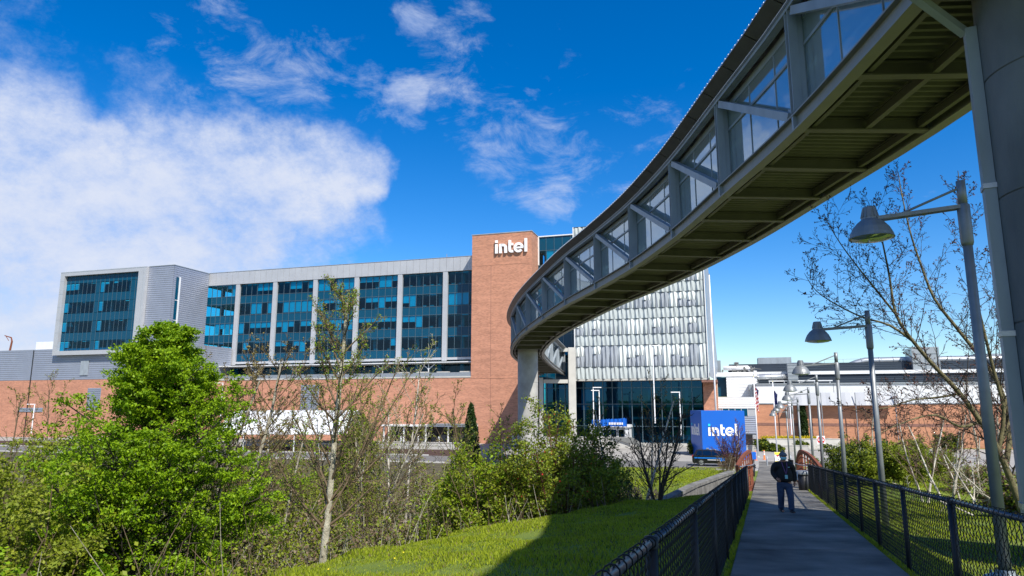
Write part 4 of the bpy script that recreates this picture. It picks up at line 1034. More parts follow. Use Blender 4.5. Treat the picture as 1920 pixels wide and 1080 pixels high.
# ------------------------------------------------------------------ chain-link fences
def fence(name, label, q, ys, catg='fence'):
    p0 = Vector(pathpt(ys[0], q)); t = thing(name, label, catg, p0); PO = p0
    hgt = 1.08
    def pt(y_, z_): v_ = Vector(pathpt(y_, q)); v_.z += z_; return v_ - PO
    pm = None
    for y_ in ys:
        if pm is None:
            g = M(); g.tube([(0, 0, -.2), (0, 0, hgt - .01)], .033, 10); g.lathe([(.04, hgt - .03), (.038, hgt + .03), (0, hgt + .036)], 0, 0, 10); pm = g.mesh('post', 'fence_black', True)
        link('post', pm, t, pt(y_, 0))
    for a, b in zip(ys[:-1], ys[1:]):
        g = M(); g.tube([pt(a, hgt), pt((a + b) / 2, hgt - .006), pt(b, hgt)], .024, 10)
        g.build('top_rail', 'fence_rail', t, True)
        # wire mesh: zigzag wires woven between the posts
        A, B_ = pt(a, 0), pt(b, 0); L_ = (Vector((B_.x, B_.y, 0)) - Vector((A.x, A.y, 0))).length
        pitch = .055 if L_ else .05; nw = max(2, int(L_ / pitch)); nz = 20; dz_ = (hgt + .03 - .03) / nz
        d = (B_ - A); dn = Vector((d.x, d.y, 0)).normalized(); sd = Vector((-dn.y, dn.x, 0))
        V_ = []; F_ = []; r_ = .0042
        for i in range(nw + 1):
            base = A.lerp(B_, i / nw)
            k0 = len(V_)
            for j in range(nz + 1):
                off_ = (pitch / 2) * (1 if (j + i) % 2 else -1) * 1.02
                c = base + dn * off_ + Vector((0, 0, .03 + j * dz_)) + sd * (.005 * (1 if j % 2 else -1))
                for kk in range(3):
                    an = kk * 2.0944; V_.append(c + dn * (math.cos(an) * r_) + sd * (math.sin(an) * r_))
            for j in range(nz):
                for kk in range(3):
                    F_.append((k0 + j * 3 + kk, k0 + j * 3 + (kk + 1) % 3, k0 + j * 3 + 3 + (kk + 1) % 3, k0 + j * 3 + 3 + kk))
        me = fastmesh('wire_mesh', [tuple(v) for v in V_], F_, ['wire'])
        tag(link('wire_mesh', me, t), kind='stuff')
        # wire ties round the rail
        g = M(); kn = max(3, int(L_ / .14))
        for i in range(kn):
            c = pt(a + (b - a) * (i + .5) / kn, hgt) + dn * random.Random(i).uniform(-.03, .03); rr_ = .034; n_ = 9
            g.tube([c + sd * (rr_ * math.cos(k * 2 * math.pi / n_)) + Vector((0, 0, rr_ * math.sin(k * 2 * math.pi / n_) + .004)) + dn * (.05 * k / n_) for k in range(n_ + 1)], .0045, 4, False)
        tag(g.build('wire_ties', 'wire', t), kind='stuff')
    return t
fence('chain_link_fence', 'black chain-link fence on the left side of the path, nearest the camera', -1.2, [-3.0, -.7, 1.6, 3.9, 6.2, 8.5, 10.8, 13.1, 15.4, 17.7, 20.0, 22.3, 24.6, 26.4])
fence('chain_link_fence', 'black chain-link fence on the right side of the path, lawn showing through it', 1.19, [-3.1, -.6, 2.2, 4.8, 7.3, 9.8, 12.2, 14.3, 16.7, 19.1, 21.5, 23.9, 26.9, 29.9])
fence('chain_link_fence', 'short black fence beyond the footbridge on the left of the path', -1.3, [51, 53.5, 56])
fence('chain_link_fence', 'short black fence beyond the footbridge on the right of the path', 1.35, [49, 52, 55, 58])

# ------------------------------------------------------------------ small rust-brown footbridge over the creek
fb = thing('creek_bridge', 'low footbridge with arched rust-brown lattice railings carrying the path over the creek', 'bridge', pathpt(35.4, 0))
FO = Vector(fb.location)
for side in (-1, 1):
    n_ = 14; y0, y1 = 30.2, 41.5
    qb = side * 1.24
    def rp(f, z_, dq=0):
        y_ = y0 + (y1 - y0) * f; qq_ = qb + side * .46 * max(0, 1 - f / .42)
        v_ = Vector(pathpt(y_, qq_ + dq)); v_.z += z_; return v_ - FO
    topz = lambda f: .95 + .72 * 4 * f * (1 - f)
    g = M()
    for k in range(24): g.bar(rp(k / 24, topz(k / 24)), rp((k + 1) / 24, topz((k + 1) / 24)), .12, .16)
    g.build('arched_rail', 'rust', fb)
    g = M()
    for k in range(24): g.bar(rp(k / 24, -.1), rp((k + 1) / 24, -.1), .12, .22)
    g.build('bottom_rail', 'rust', fb)
    for zf in (.15, .32, .49, .66, .83):
        g = M()
        for k in range(24): g.bar(rp(k / 24, topz(k / 24) * zf), rp((k + 1) / 24, topz((k + 1) / 24) * zf), .03, .04)
        g.build('lattice_bar', 'rust', fb)
    for k in range(n_ + 1):
        f = k / n_; g = M(); g.bar(rp(f, -.1), rp(f, topz(f)), .05, .06); g.build('upright', 'rust', fb)
    g = M(); g.tube([rp(k / 12, 1.0, -side * .12) for k in range(13)], .025, 8); g.build('handrail', 'galv', fb, True)
g = M()
for q_ in (-1.2, 1.2): g.bar(Vector(pathpt(29.3, q_, -.35)) - FO, Vector(pathpt(42.0, q_, -.35)) - FO, .2, .4)
g.build('girder', 'rust', fb)
for y_ in (28.8, 42.4):
    g = M(); p = Vector(pathpt(y_, 0, -1.6)) - FO; g.bar(p - Vector((2.2, -.8, 0)), p + Vector((2.2, -.8, 0)), 1.0, 2.7); g.build('abutment', 'concrete', fb)

# retaining walls left of the path
rw = thing('concrete_wall', 'long weathered concrete retaining wall slanting across the grass slope', 'wall', (8, 38, -5))
ro = Vector(rw.location)
pw = [(13.4, 43.0), (9.0, 35.0), (5.9, 29.0), (4.8, 25.2)]
zw = [ZC - 4.05, ZC - 3.95, ZC - 4.0, ZC - 4.2]
for (a, za), (b, zb) in zip(zip(pw[:-1], zw[:-1]), zip(pw[1:], zw[1:])):
    A, B_ = Vector((*a, za)) - ro, Vector((*b, zb)) - ro
    for s0, s1 in ((0, .49), (.5, .99)):
        g = M(); p, q_ = A.lerp(B_, s0), A.lerp(B_, s1); g.bar(p - Vector((0, 0, 1.5)), q_ - Vector((0, 0, 1.5)), .3, 2.9); g.build('wall_segment', 'concrete_dark', rw)
        g = M(); g.bar(p + Vector((0, 0, .04)), q_ + Vector((0, 0, .04)), .42, .14); g.build('coping', 'concrete_dark', rw)
rw2 = thing('concrete_wall', 'lower concrete channel wall in front of the slanting one', 'wall', (8, 33, -5)); ro = Vector(rw2.location)
pw = [(12.3, 38.0), (8.6, 31.0), (6.6, 27.2)]; zw = [ZC - 4.75, ZC - 4.55, ZC - 4.5]
for (a, za), (b, zb) in zip(zip(pw[:-1], zw[:-1]), zip(pw[1:], zw[1:])):
    A, B_ = Vector((*a, za)) - ro, Vector((*b, zb)) - ro
    g = M(); g.bar(A - Vector((0, 0, 1.0)), B_ - Vector((0, 0, 1.0)), .25, 2.0); g.build('wall_segment', 'concrete_dark', rw2)

# litter bins
def bin_(x_, y_, z_, s, label, lid=True):
    t = thing('litter_bin', label, 'trash can', (x_, y_, z_), R(10))
    g = M(); g.lathe([(.0, 0), (.24 * s, 0), (.25 * s, .02), (.31 * s, .78 * s), (.0, .78 * s)], 0, 0, 20); g.build('body', 'black_plastic', t, True)
    g = M(); g.lathe([(.345 * s, .76 * s), (.355 * s, .80 * s), (.345 * s, .86 * s), (.30 * s, .93 * s), (.0, .96 * s)], 0, 0, 20); g.build('lid', 'black_plastic' if lid else 'lamp_paint', t)
    g = M(); 
    for a in (0, math.pi): g.box(-.05 + .33 * s * math.cos(a), -.05, .62 * s, .05 + .33 * s * math.cos(a), .05, .70 * s)
    g.build('handle', 'black_plastic', t)
bin_(16.8, 49.4, float(zpath(49.4)) + .0, .9, 'black plastic trash can at the left edge of the path past the creek')
bx, by, bz = pathpt(30.3, .98, .03); bin_(bx, by, bz, .86, 'black trash can with grey lid behind the walker, at the right fence end', False)

# sign panels and street furniture on the plaza
sg_ = thing('sandwich_sign', 'yellow and white standing sign with red triangle and small figure', 'sign', (29.6, 78, tz(29.6, 78)))
g = M(); g.hexa([(-.33, 0, .12), (.33, 0, .12), (.33, .05, .12), (-.33, .05, .12)], [(-.33, .2, 1.3), (.33, .2, 1.3), (.33, .25, 1.3), (-.33, .25, 1.3)]); g.build('panel', 'sign_white', sg_)
g = M()
for (z0, z1) in ((.13, .36), (1.02, 1.29)):
    g.hexa([(-.32, (z0 - .12) * .17 - .012, z0), (.32, (z0 - .12) * .17 - .012, z0), (.32, (z0 - .12) * .17 - .002, z0), (-.32, (z0 - .12) * .17 - .002, z0)], [(-.32, (z1 - .12) * .17 - .012, z1), (.32, (z1 - .12) * .17 - .012, z1), (.32, (z1 - .12) * .17 - .002, z1), (-.32, (z1 - .12) * .17 - .002, z1)])
g.build('yellow_band', 'yellow', sg_)
g = M(); g.prism([(-.18, 1.0), (.18, 1.0), (0, .76)], .105, .125); g.build('triangle', 'red', sg_)
g = M(); g.prism([(-.1, .4), (.12, .4), (.12, .48), (.05, .52), (.05, .66), (-.05, .66), (-.05, .5)], .05, .06); g.build('figure', 'steel_dark', sg_)
g = M(); g.bar((-.3, .3, 0), (-.3, .2, 1.2), .03, .03); g.bar((.3, .3, 0), (.3, .2, 1.2), .03, .03); g.box(-.38, -.1, 0, .38, .4, .1); g.build('base', 'black_plastic', sg_)
def bollard(x_, y_, label, z_=None, h_=1.0, m_='galv', r_=.09):
    t = thing('bollard', label, 'bollard', (x_, y_, tz(x_, y_) if z_ is None else z_), 0, 'steel bollards on the plaza')
    g = M(); g.lathe([(r_, 0), (r_, h_ - .06), (r_ * .7, h_), (0, h_ + .01)], 0, 0, 12); g.build('shaft', m_, t, True)
    g = M(); g.lathe([(r_ * 1.02, h_ - .2), (r_ * 1.03, h_ - .13)], 0, 0, 12); g.build('band', 'sign_white', t)
bollard(27.6, 76, 'grey bollard in the middle of the path beyond the trash can')
bollard(47.2, 108, 'grey bollard by the right-hand kerb, before the small conifers'); bollard(55.8, 109, 'grey bollard far right of the plaza before the brick wall')
bollard(31.2, 78.6, 'dark bollard just right of the yellow and white sign', h_=.9); bollard(38.0, 96, 'tall thin steel post behind the walker', h_=3.0, r_=.06)
for i, a_ in enumerate((.2, 2.4, 5.0)):
    p = P(-9 + a_ * 1.4, 14); bollard(p.x, p.y, ['pale bollard, leftmost of three before the loading bay', 'pale bollard, middle one of three before the loading bay', 'pale bollard, rightmost of three before the loading bay'][i], h_=1.5, m_='panel_metal', r_=.16)
def round_sign(x_, y_, zc_, label, r_=.45):
    zb = tz(x_, y_); t = thing('no_entry_sign', label, 'traffic sign', (x_, y_, zb)); h_ = zc_ - zb
    g = M(); g.tube([(0, 0, 0), (0, 0, h_ + r_)], .035, 8); g.build('post', 'galv', t)
    g = M(); g.box(-r_ * 1.05, -.07, h_ - r_ * 1.05, r_ * 1.05, -.04, h_ + r_ * 1.05); g.build('panel', 'sign_white', t)
    g = M(); n_ = 24; g.prism([(r_ * .96 * math.cos(2 * math.pi * i / n_), h_ + r_ * .96 * math.sin(2 * math.pi * i / n_)) for i in range(n_)], -.085, -.072); g.build('red_disc', 'red', t)
    g = M(); g.box(-r_ * .7, -.10, h_ - r_ * .16, r_ * .7, -.087, h_ + r_ * .16); g.build('white_bar', 'sign_white', t)
    txt('DO NOT', r_ * .26, (0, -.088, h_ + r_ * .42), t, 'sign_white'); txt('ENTER', r_ * .26, (0, -.088, h_ - r_ * .62), t, 'sign_white')
def txt(s, size, loc, parent, m_):
    c = bpy.data.curves.new('lettering', 'FONT'); c.body = s; c.size = size * 1.3; c.align_x = 'CENTER'; c.align_y = 'CENTER'; c.extrude = .004; c.materials.append(MATS[m_])
    o_ = bpy.data.objects.new('lettering', c); col.objects.link(o_); me_ = bpy.data.meshes.new_from_object(o_.evaluated_get(bpy.context.evaluated_depsgraph_get())); bpy.data.objects.remove(o_); o = link('lettering', me_); o.parent = parent; o.location = loc; o.rotation_euler = (R(90), 0, 0)
    return o
round_sign(44.2, 100, ZC - 4.9, 'red and white no-entry sign behind the far path lamps', .55)
round_sign(57.5, 84, ZC - 4.3, 'red and white no-entry sign among the bare trees at right', .5)
# planters with yellow flowers
pl = thing('raised_planter', 'long pale concrete planter wall with yellow flowers at the end of the path', 'planter', (38.3, 106, tz(38.3, 106)))
g = M(); g.box(0, 0, 0, 11.5, .35, 1.35); g.box(11.15, .36, 0, 11.5, 4, 1.35); g.build('wall', 'concrete_light', pl)
g = M(); g.box(-.05, -.05, 1.36, 11.55, .4, 1.45); g.build('coping', 'concrete_light', pl)
g = M(); g.box(0, .36, .9, 11.1, 5, 1.2); g.build('bed', 'soil', pl)
p3 = thing('low_planter_wall', 'low stained concrete wall at the end of the path', 'wall', (32.6, 99.6, tz(33, 99)))
g = M(); g.box(0, 0, 0, 9.5, .4, .75); g.build('wall', 'concrete', p3); g = M(); g.box(-.04, -.04, .75, 9.54, .44, .83); g.build('coping', 'concrete', p3)
st_ = thing('stone_wall', 'pale concrete wall below the lobby glass, with a dark sloping ramp rail', 'wall', P(9, 10, GZ0), ROT)
g = M(); g.box(0, 0, 0, 19, .4, 1.5); g.build('wall', 'concrete_light', st_); g = M(); g.box(0, -.03, 1.5, 19, .45, 1.6); g.build('coping', 'concrete_light', st_)
g = M(); g.prism([(16, 1.6), (19.5, 1.6), (21.5, .2), (20.5, .2)], -.25, -.1); g.build('dark_panel', 'steel_dark', st_)
for i, (x_, y_, lab) in enumerate(((24.0, 86.5, 'small red and white cone post by the dark shrub left of the blue cube'), (30.4, 84.5, 'orange cone post right of the blue cube, nearer the fence'), (29.0, 83.5, 'slim orange delineator post in front of the blue cube'))):
    t = thing('delineator_post', lab, 'traffic cone', (x_, y_, tz(x_, y_)))
    g = M(); g.lathe([(.22, 0), (.22, .05), (.10, .07), (.07, 1.1), (0, 1.12)], 0, 0, 12); g.build('cone', 'orange' if i else 'red', t, True)
    g = M(); g.lathe([(.092, .55), (.085, .75)], 0, 0, 12); g.lathe([(.081, .85), (.075, .98)], 0, 0, 12); g.build('reflective_band', 'sign_white', t)
for i, (x_, y_, w_, lab) in enumerate(((26.1, 82.6, 1.6, 'low blue banner panel beneath the blue cube, left of two'), (28.0, 83, .9, 'low blue banner panel, right of two beneath the cube'))):
    t = thing('low_banner', lab, 'banner', (x_, y_, tz(x_, y_)))
    g = M(); g.box(0, 0, .15, w_, .05, 1.0); g.build('panel', 'sign_blue', t); g = M(); g.bar((.03, .1, 0), (.03, .1, 1.02), .05, .05); g.bar((w_ - .03, .1, 0), (w_ - .03, .1, 1.02), .05, .05); g.build('frame', 'galv', t)

# ------------------------------------------------------------------ car
car = thing('patrol_car', 'black patrol estate car with a bright blue side stripe parked before the blue cube', 'car', (19.7, 76.6, GZ0 + .02), ROT)
lower = [(0.02, .48), (.0, .62), (.03, .95), (.10, 1.08), (3.35, 1.08), (4.45, .98), (4.82, .86), (4.9, .62), (4.88, .38), (4.55, .30), (4.45, .30), (.5, .30), (.1, .32)]
g = M(); k = len(lower)
for y_, sx in ((-.93, 0), (.93, 0)):
    for a, b in lower: g.v.append((a, y_ * (1 - .06 * max(0, b - .6)), b))
g.face(tuple(range(k))[::-1]); g.face(tuple(range(k, 2 * k)))
for i in range(k): g.face((i, (i + 1) % k, k + (i + 1) % k, k + i))
body = g.build('body', 'car_black', car)
g = M(); roofp = [(.12, 1.07), (.42, 1.60), (.75, 1.71), (2.3, 1.72), (2.75, 1.63), (3.5, 1.07)]
k = len(roofp)
for s_ in (-1, 1):
    for a, b in roofp: g.v.append((a, s_ * (.86 - .20 * (b - 1.07) / .65), b))
g.face(tuple(range(k))[::-1]); g.face(tuple(range(k, 2 * k)))
for i in range(k): g.face((i, (i + 1) % k, k + (i + 1) % k, k + i))
g.build('cabin', 'car_black', car)
for s_ in (-1, 1):
    for wpts in ([(.42, 1.12), (1.05, 1.12), (1.05, 1.60), (.62, 1.58)], [(1.13, 1.12), (2.0, 1.12), (2.0, 1.62), (1.13, 1.61)], [(2.08, 1.12), (3.2, 1.12), (2.72, 1.53), (2.55, 1.6), (2.08, 1.62)]):
        g = M(); yo = lambda b: s_ * (.872 - .20 * (b - 1.07) / .65); g.poly([(a, yo(b), b) for a, b in (wpts if s_ < 0 else wpts[::-1])]); g.build('side_window', 'glass_lobby', car)
    g = M(); yb = s_ * .925
    g.poly([(.25, yb, .92), (3.4, yb, .92), (4.3, yb, .62), (4.0, yb, .62), (3.25, yb, .80), (.25, yb, .80)][:: (1 if s_ < 0 else -1)]); g.build('blue_stripe', 'car_blue', car)
    g = M(); g.poly([(3.0, yb * 1.002, .80), (3.6, yb * 1.002, .78), (3.2, yb * 1.002, .45), (2.7, yb * 1.002, .45)][:: (1 if s_ < 0 else -1)]); g.build('blue_stripe', 'car_blue', car)
    g = M(); g.box(1.6, yb - .006, .64, 2.9, yb + .006, .70); g.build('side_lettering', 'sign_white', car)
    g = M(); g.box(2.95, s_ * .93 - .1, 1.05, 3.15, s_ * .93 + .1, 1.22); g.build('mirror', 'car_black', car)
    for x_ in (.95, 3.95):
        g = M(); n_ = 24
        for (r0, y0_, y1_) in ((.36, s_ * .72, s_ * .945),):
            kk = len(g.v)
            for yy in (y0_, y1_):
                for i in range(n_): g.v.append((x_ + r0 * math.cos(2 * math.pi * i / n_), yy, .36 + r0 * math.sin(2 * math.pi * i / n_)))
            for i in range(n_): g.face((kk + i, kk + (i + 1) % n_, kk + n_ + (i + 1) % n_, kk + n_ + i))
            g.face(tuple(kk + n_ + i for i in range(n_))); g.face(tuple(kk + i for i in range(n_)))
        wh = g.build('wheel', 'tyre', car)
        g = M(); g.prism([(x_ + .24 * math.cos(2 * math.pi * i / n_), .36 + .24 * math.sin(2 * math.pi * i / n_)) for i in range(n_)], s_ * .946, s_ * .952)
        for i in range(5):
            a = i * 2 * math.pi / 5; g.bar((x_, s_ * .96, .36), (x_ + .23 * math.cos(a), s_ * .96, .36 + .23 * math.sin(a)), .02, .06, up=(-math.sin(a), 0, math.cos(a)))
        g.build('rim', 'rim', wh)
    g = M(); g.box(-.01, s_ * .75 - .12, .85, .05, s_ * .75 + .12, 1.05); g.build('tail_light', 'red', car)
    g = M(); g.box(4.78, s_ * .68 - .16, .70, 4.88, s_ * .68 + .16, .86); g.build('headlight', 'sign_white', car)
g = M(); g.box(1.5, -.5, 1.74, 1.75, .5, 1.84); g.build('roof_bar', 'galv', car)
g = M(); g.poly([(3.47, -.8, 1.12), (3.47, .8, 1.12), (2.8, .68, 1.62), (2.8, -.68, 1.62)]); g.build('windscreen', 'glass_lobby', car)
# truck corner at the loading bay, crane beyond
cr = thing('crane_tip', 'yellow crane jib tip above the far roof at the left edge', 'crane', (-137, 186, ZC + 11.2))
g = M(); g.tube([(0, 0, 0), (.6, 0, 6.0), (.3, 0, 7.0), (-1.6, 0, 7.6)], [.3, .22, .18, .1], 6); g.build('jib', 'rust', cr); g = M(); g.box(-.6, -.6, -6, .6, .6, .2); g.build('mast', 'yellow', cr)
g = M(); g.tube([(-1.3, 0, 7.5), (-.3, 0, 6.2)], .08, 6); g.build('hook_line', 'rust', cr)

# ------------------------------------------------------------------ walker
def skin_mesh(name, verts, edges, radii, m_, parent, root=0, sub=2):
    me = bpy.data.meshes.new(name); me.from_pydata(verts, edges, []); me.materials.append(MATS[m_])
    o = bpy.data.objects.new(name, me); col.objects.link(o)
    md = o.modifiers.new('skin', 'SKIN'); md.use_smooth_shade = True
    for i, r_ in enumerate(radii):
        sv = me.skin_vertices[0].data[i]; sv.radius = r_ if isinstance(r_, tuple) else (r_, r_); sv.use_root = (i == root)
    s_ = o.modifiers.new('sub', 'SUBSURF'); s_.levels = sub; s_.render_levels = sub
    o.parent = parent; return o
px_, py_ = 7.33, 19.0
wk = thing('person', 'walker in black jacket, blue jeans, grey knit hat and pale blue face mask', 'person', (px_, py_, float(zpath(py_)) + .03), R(-4))
wk.scale = (1.04, 1.0, .90)
hip = (0, 0, .86)
# one continuous body
V_ = [(0, 0, .88), (0, .01, 1.06), (0, .01, 1.24), (0, .02, 1.38), (0, .01, 1.46), (0, -.01, 1.53), (0, -.02, 1.60),                     # 0 pelvis..6 head base
      (-.11, 0, .84), (-.105, -.01, .48), (-.092, .10, .12), (-.092, .06, .05), (-.095, -.10, .035),                                  # his right leg, trailing
      (.11, 0, .84), (.10, -.13, .47), (.092, -.16, .10), (.092, -.18, .05), (.10, -.34, .035),                                      # his left leg, forward
      (-.19, .02, 1.38), (-.242, .04, 1.12), (-.218, -.16, .97), (-.212, -.20, .955),                                                # right arm bent
      (.19, .02, 1.38), (.245, .06, 1.12), (.265, .02, .88), (.265, .01, .84)]                                                     # left arm hanging
E_ = [(0, 1), (1, 2), (2, 3), (3, 4), (4, 5), (5, 6), (0, 7), (7, 8), (8, 9), (9, 10), (10, 11), (0, 12), (12, 13), (13, 14), (14, 15), (15, 16), (3, 17), (17, 18), (18, 19), (19, 20), (3, 21), (21, 22), (22, 23), (23, 24)]
Rr = [(.15, .12), (.15, .125), (.16, .12), (.14, .10), .065, .06, .06, .09, .062, .045, .045, .03, .09, .062, .045, .045, .03, .065, .05, .035, .03, .065, .05, .035, .03]
skin_mesh('body', V_, E_, Rr, 'skin', wk)
# clothes as fitted shells
skin_mesh('jeans', [(0, 0, .92), (0, 0, .80), (-.10, 0, .74), (-.105, -.01, .48), (-.092, .09, .14), (-.09, .11, .07), (.095, -.01, .74), (.10, -.13, .47), (.092, -.16, .14), (.09, -.165, .07)],
          [(0, 1), (1, 2), (2, 3), (3, 4), (4, 5), (1, 6), (6, 7), (7, 8), (8, 9)], [(.185, .15), (.17, .14), (.115, .12), (.09, .09), (.075, .08), (.078, .085), (.115, .12), (.09, .09), (.075, .08), (.078, .085)], 'jeans', wk)
skin_mesh('jacket', [(0, 0, .84), (0, .0, .98), (0, .0, 1.14), (0, .01, 1.30), (0, .02, 1.40), (0, .0, 1.475), (-.20, .02, 1.36), (-.250, .045, 1.12), (-.225, -.13, .985), (-.220, -.155, .975), (.20, .02, 1.36), (.252, .06, 1.12), (.268, .02, .90), (.268, .018, .87)],
          [(0, 1), (1, 2), (2, 3), (3, 4), (4, 5), (4, 6), (6, 7), (7, 8), (8, 9), (4, 10), (10, 11), (11, 12), (12, 13)],
          [(.235, .18), (.245, .19), (.24, .18), (.215, .155), (.165, .13), (.085, .085), .112, .088, .066, .058, .112, .088, .066, .058], 'jacket', wk)
for s_, (ax_, ay_) in ((-1, (-.092, .07)), (1, (.094, -.2))):
    skin_mesh('shoe', [(ax_, ay_ + .07, .05), (ax_, ay_ - .02, .055), (ax_ * 1.05, ay_ - .14, .035)], [(0, 1), (1, 2)], [.055, .06, .045], 'black_plastic', wk)
# head
def ellip(g, c, r3, n1_=16, n2_=12, z0=-1, z1=1):
    pr = []
    for i in range(n2_ + 1):
        ph_ = math.asin(z0) + (math.asin(z1) - math.asin(z0)) * i / n2_
        for j in range(n1_):
            t = 2 * math.pi * j / n1_; g.v.append((c[0] + r3[0] * math.cos(ph_) * math.cos(t), c[1] + r3[1] * math.cos(ph_) * math.sin(t), c[2] + r3[2] * math.sin(ph_)))
    k = len(g.v) - (n2_ + 1) * n1_
    for i in range(n2_):
        for j in range(n1_): g.face((k + i * n1_ + j, k + i * n1_ + (j + 1) % n1_, k + (i + 1) * n1_ + (j + 1) % n1_, k + (i + 1) * n1_ + j))
hd = M(); ellip(hd, (0, -.03, 1.60), (.078, .095, .115)); ellip(hd, (0, -.03, 1.55), (.062, .075, .07), 12, 8)
ellip(hd, (0, -.125, 1.595), (.014, .02, .025), 8, 6)
for s_ in (-1, 1): ellip(hd, (s_ * .08, -.02, 1.595), (.012, .02, .03), 8, 6)
hd.build('head', 'skin', wk, True)
g = M()
for s_ in (-1, 1): ellip(g, (s_ * .03, -.118, 1.622), (.013, .01, .007), 8, 6)
g.build('eyes', 'black_plastic', wk, True)
g = M(); ellip(g, (0, -.025, 1.645), (.094, .11, .105), 18, 8, -.12, 1)
for i in range(18):
    t0 = 2 * math.pi * i / 18; g.bar((.094 * math.cos(t0), -.025 + .11 * math.sin(t0), 1.628), (.090 * math.cos(t0), -.025 + .105 * math.sin(t0), 1.672), .034, .016)
g.build('knit_hat', 'beanie', wk, True)
g = M(); ellip(g, (0, -.03, 1.765), (.032, .032, .03), 10, 8); g.build('hat_bobble', 'beanie', wk, True)
g = M(); n_ = 9
for i in range(n_):
    a0, a1 = R(-160 + 140 * i / n_), R(-160 + 140 * (i + 1) / n_)
    q = lambda a, z_, r_: (.074 * r_ * math.cos(a), -.03 + .105 * r_ * math.sin(a), z_)
    for (z0, r0, z1, r1) in ((1.515, .92, 1.54, 1.10), (1.54, 1.10, 1.575, 1.18), (1.575, 1.18, 1.602, 1.06)):
        g.poly([q(a0, z0, r0), q(a1, z0, r0), q(a1, z1, r1), q(a0, z1, r1)])
g.build('face_mask', 'mask_blue', wk, True)
g = M(); g.tube([(-.06, -.09, 1.44), (-.05, -.16, 1.32), (-.015, -.195, 1.16), (0, -.20, 1.10), (.015, -.195, 1.16), (.05, -.16, 1.32), (.06, -.09, 1.44)], .008, 6)
g.build('lanyard', 'lanyard', wk); g = M(); g.box(-.035, -.212, .98, .035, -.204, 1.09); g.build('badge', 'mask_blue', wk)
g = M(); g.box(.07, -.152, 1.30, .12, -.146, 1.315); g.build('chest_print', 'mask_blue', wk)
g = M()
for i in range(6): g.box(.322, -.05, .93 + i * .04, .336, .02, .962 + i * .04)
g.build('sleeve_highlight', 'sign_white', wk)  # white marks painted as the sun's highlight on the outer sleeve
def hand(o, d, side, curl, name='hand'):
    """palm and five separate bent fingers; o wrist, d pointing direction"""
    o = Vector(o); d = Vector(d).normalized(); nrm = Vector((side, 0, 0)) - d * d.x * side; nrm.normalize(); ac = d.cross(nrm)
    vs = [o, o + d * .05, o + d * .085]; es = [(0, 1), (1, 2)]; rs = [.026, (.034, .02), (.036, .018)]
    for k, (off_, ln) in enumerate(((-.028, .058), (-.010, .068), (.010, .064), (.028, .050))):
        b = o + d * .085 + ac * off_; m1 = b + d * ln * .5 - nrm * curl * .012; m2 = b + d * ln * .85 - nrm * curl * .032
        i0 = len(vs); vs += [b, m1, m2]; es += [(2, i0), (i0, i0 + 1), (i0 + 1, i0 + 2)]; rs += [.010, .009, .008]
    i0 = len(vs); vs += [o + d * .03 + ac * -.035, o + d * .065 + ac * -.052 - nrm * .015, o + d * .09 + ac * -.05 - nrm * .028]; es += [(1, i0), (i0, i0 + 1), (i0 + 1, i0 + 2)]; rs += [.012, .010, .009]
    return skin_mesh(name, [tuple(v) for v in vs], es, rs, 'skin', wk, 0, 1)
hand((-.219, -.16, .972), (.15, -.8, -.35), -1, 1); hand((.267, .015, .872), (0, -.12, -1), 1, 1)
# ------------------------------------------------------------------ vegetation
def vrand(rg, n): v = rg.normal(size=(n, 3)); return v / np.linalg.norm(v, axis=1, keepdims=True)
def tubes_np(polys, rads, sides):
    """polys: list of (N,3) arrays, all the same N"""
    Pp = np.array(polys); Rr_ = np.array(rads); B_, N_, _ = Pp.shape
    D = np.empty_like(Pp); D[:, 1:-1] = Pp[:, 2:] - Pp[:, :-2]; D[:, 0] = Pp[:, 1] - Pp[:, 0]; D[:, -1] = Pp[:, -1] - Pp[:, -2]
    D /= np.linalg.norm(D, axis=2, keepdims=True) + 1e-9
    up = np.array([.31, .17, .93]); A = np.cross(D, up); A /= np.linalg.norm(A, axis=2, keepdims=True) + 1e-9; Bn = np.cross(D, A)
    ang = np.arange(sides) * 2 * np.pi / sides
    if sides == 2:
        ph = (np.arange(B_) * 2.399)[:, None, None]; A, Bn = A * np.cos(ph) + Bn * np.sin(ph), Bn
    V_ = Pp[:, :, None, :] + Rr_[:, :, None, None] * (A[:, :, None, :] * np.cos(ang)[None, None, :, None] + Bn[:, :, None, :] * np.sin(ang)[None, None, :, None])
    idx = np.arange(B_ * N_ * sides).reshape(B_, N_, sides); nx_ = np.roll(idx, -1, axis=2)
    F_ = np.stack([idx[:, :-1], nx_[:, :-1], nx_[:, 1:], idx[:, 1:]], -1)
    F_ = (F_[:, :, :1] if sides == 2 else F_).reshape(-1, 4)
    return V_.reshape(-1, 3), F_
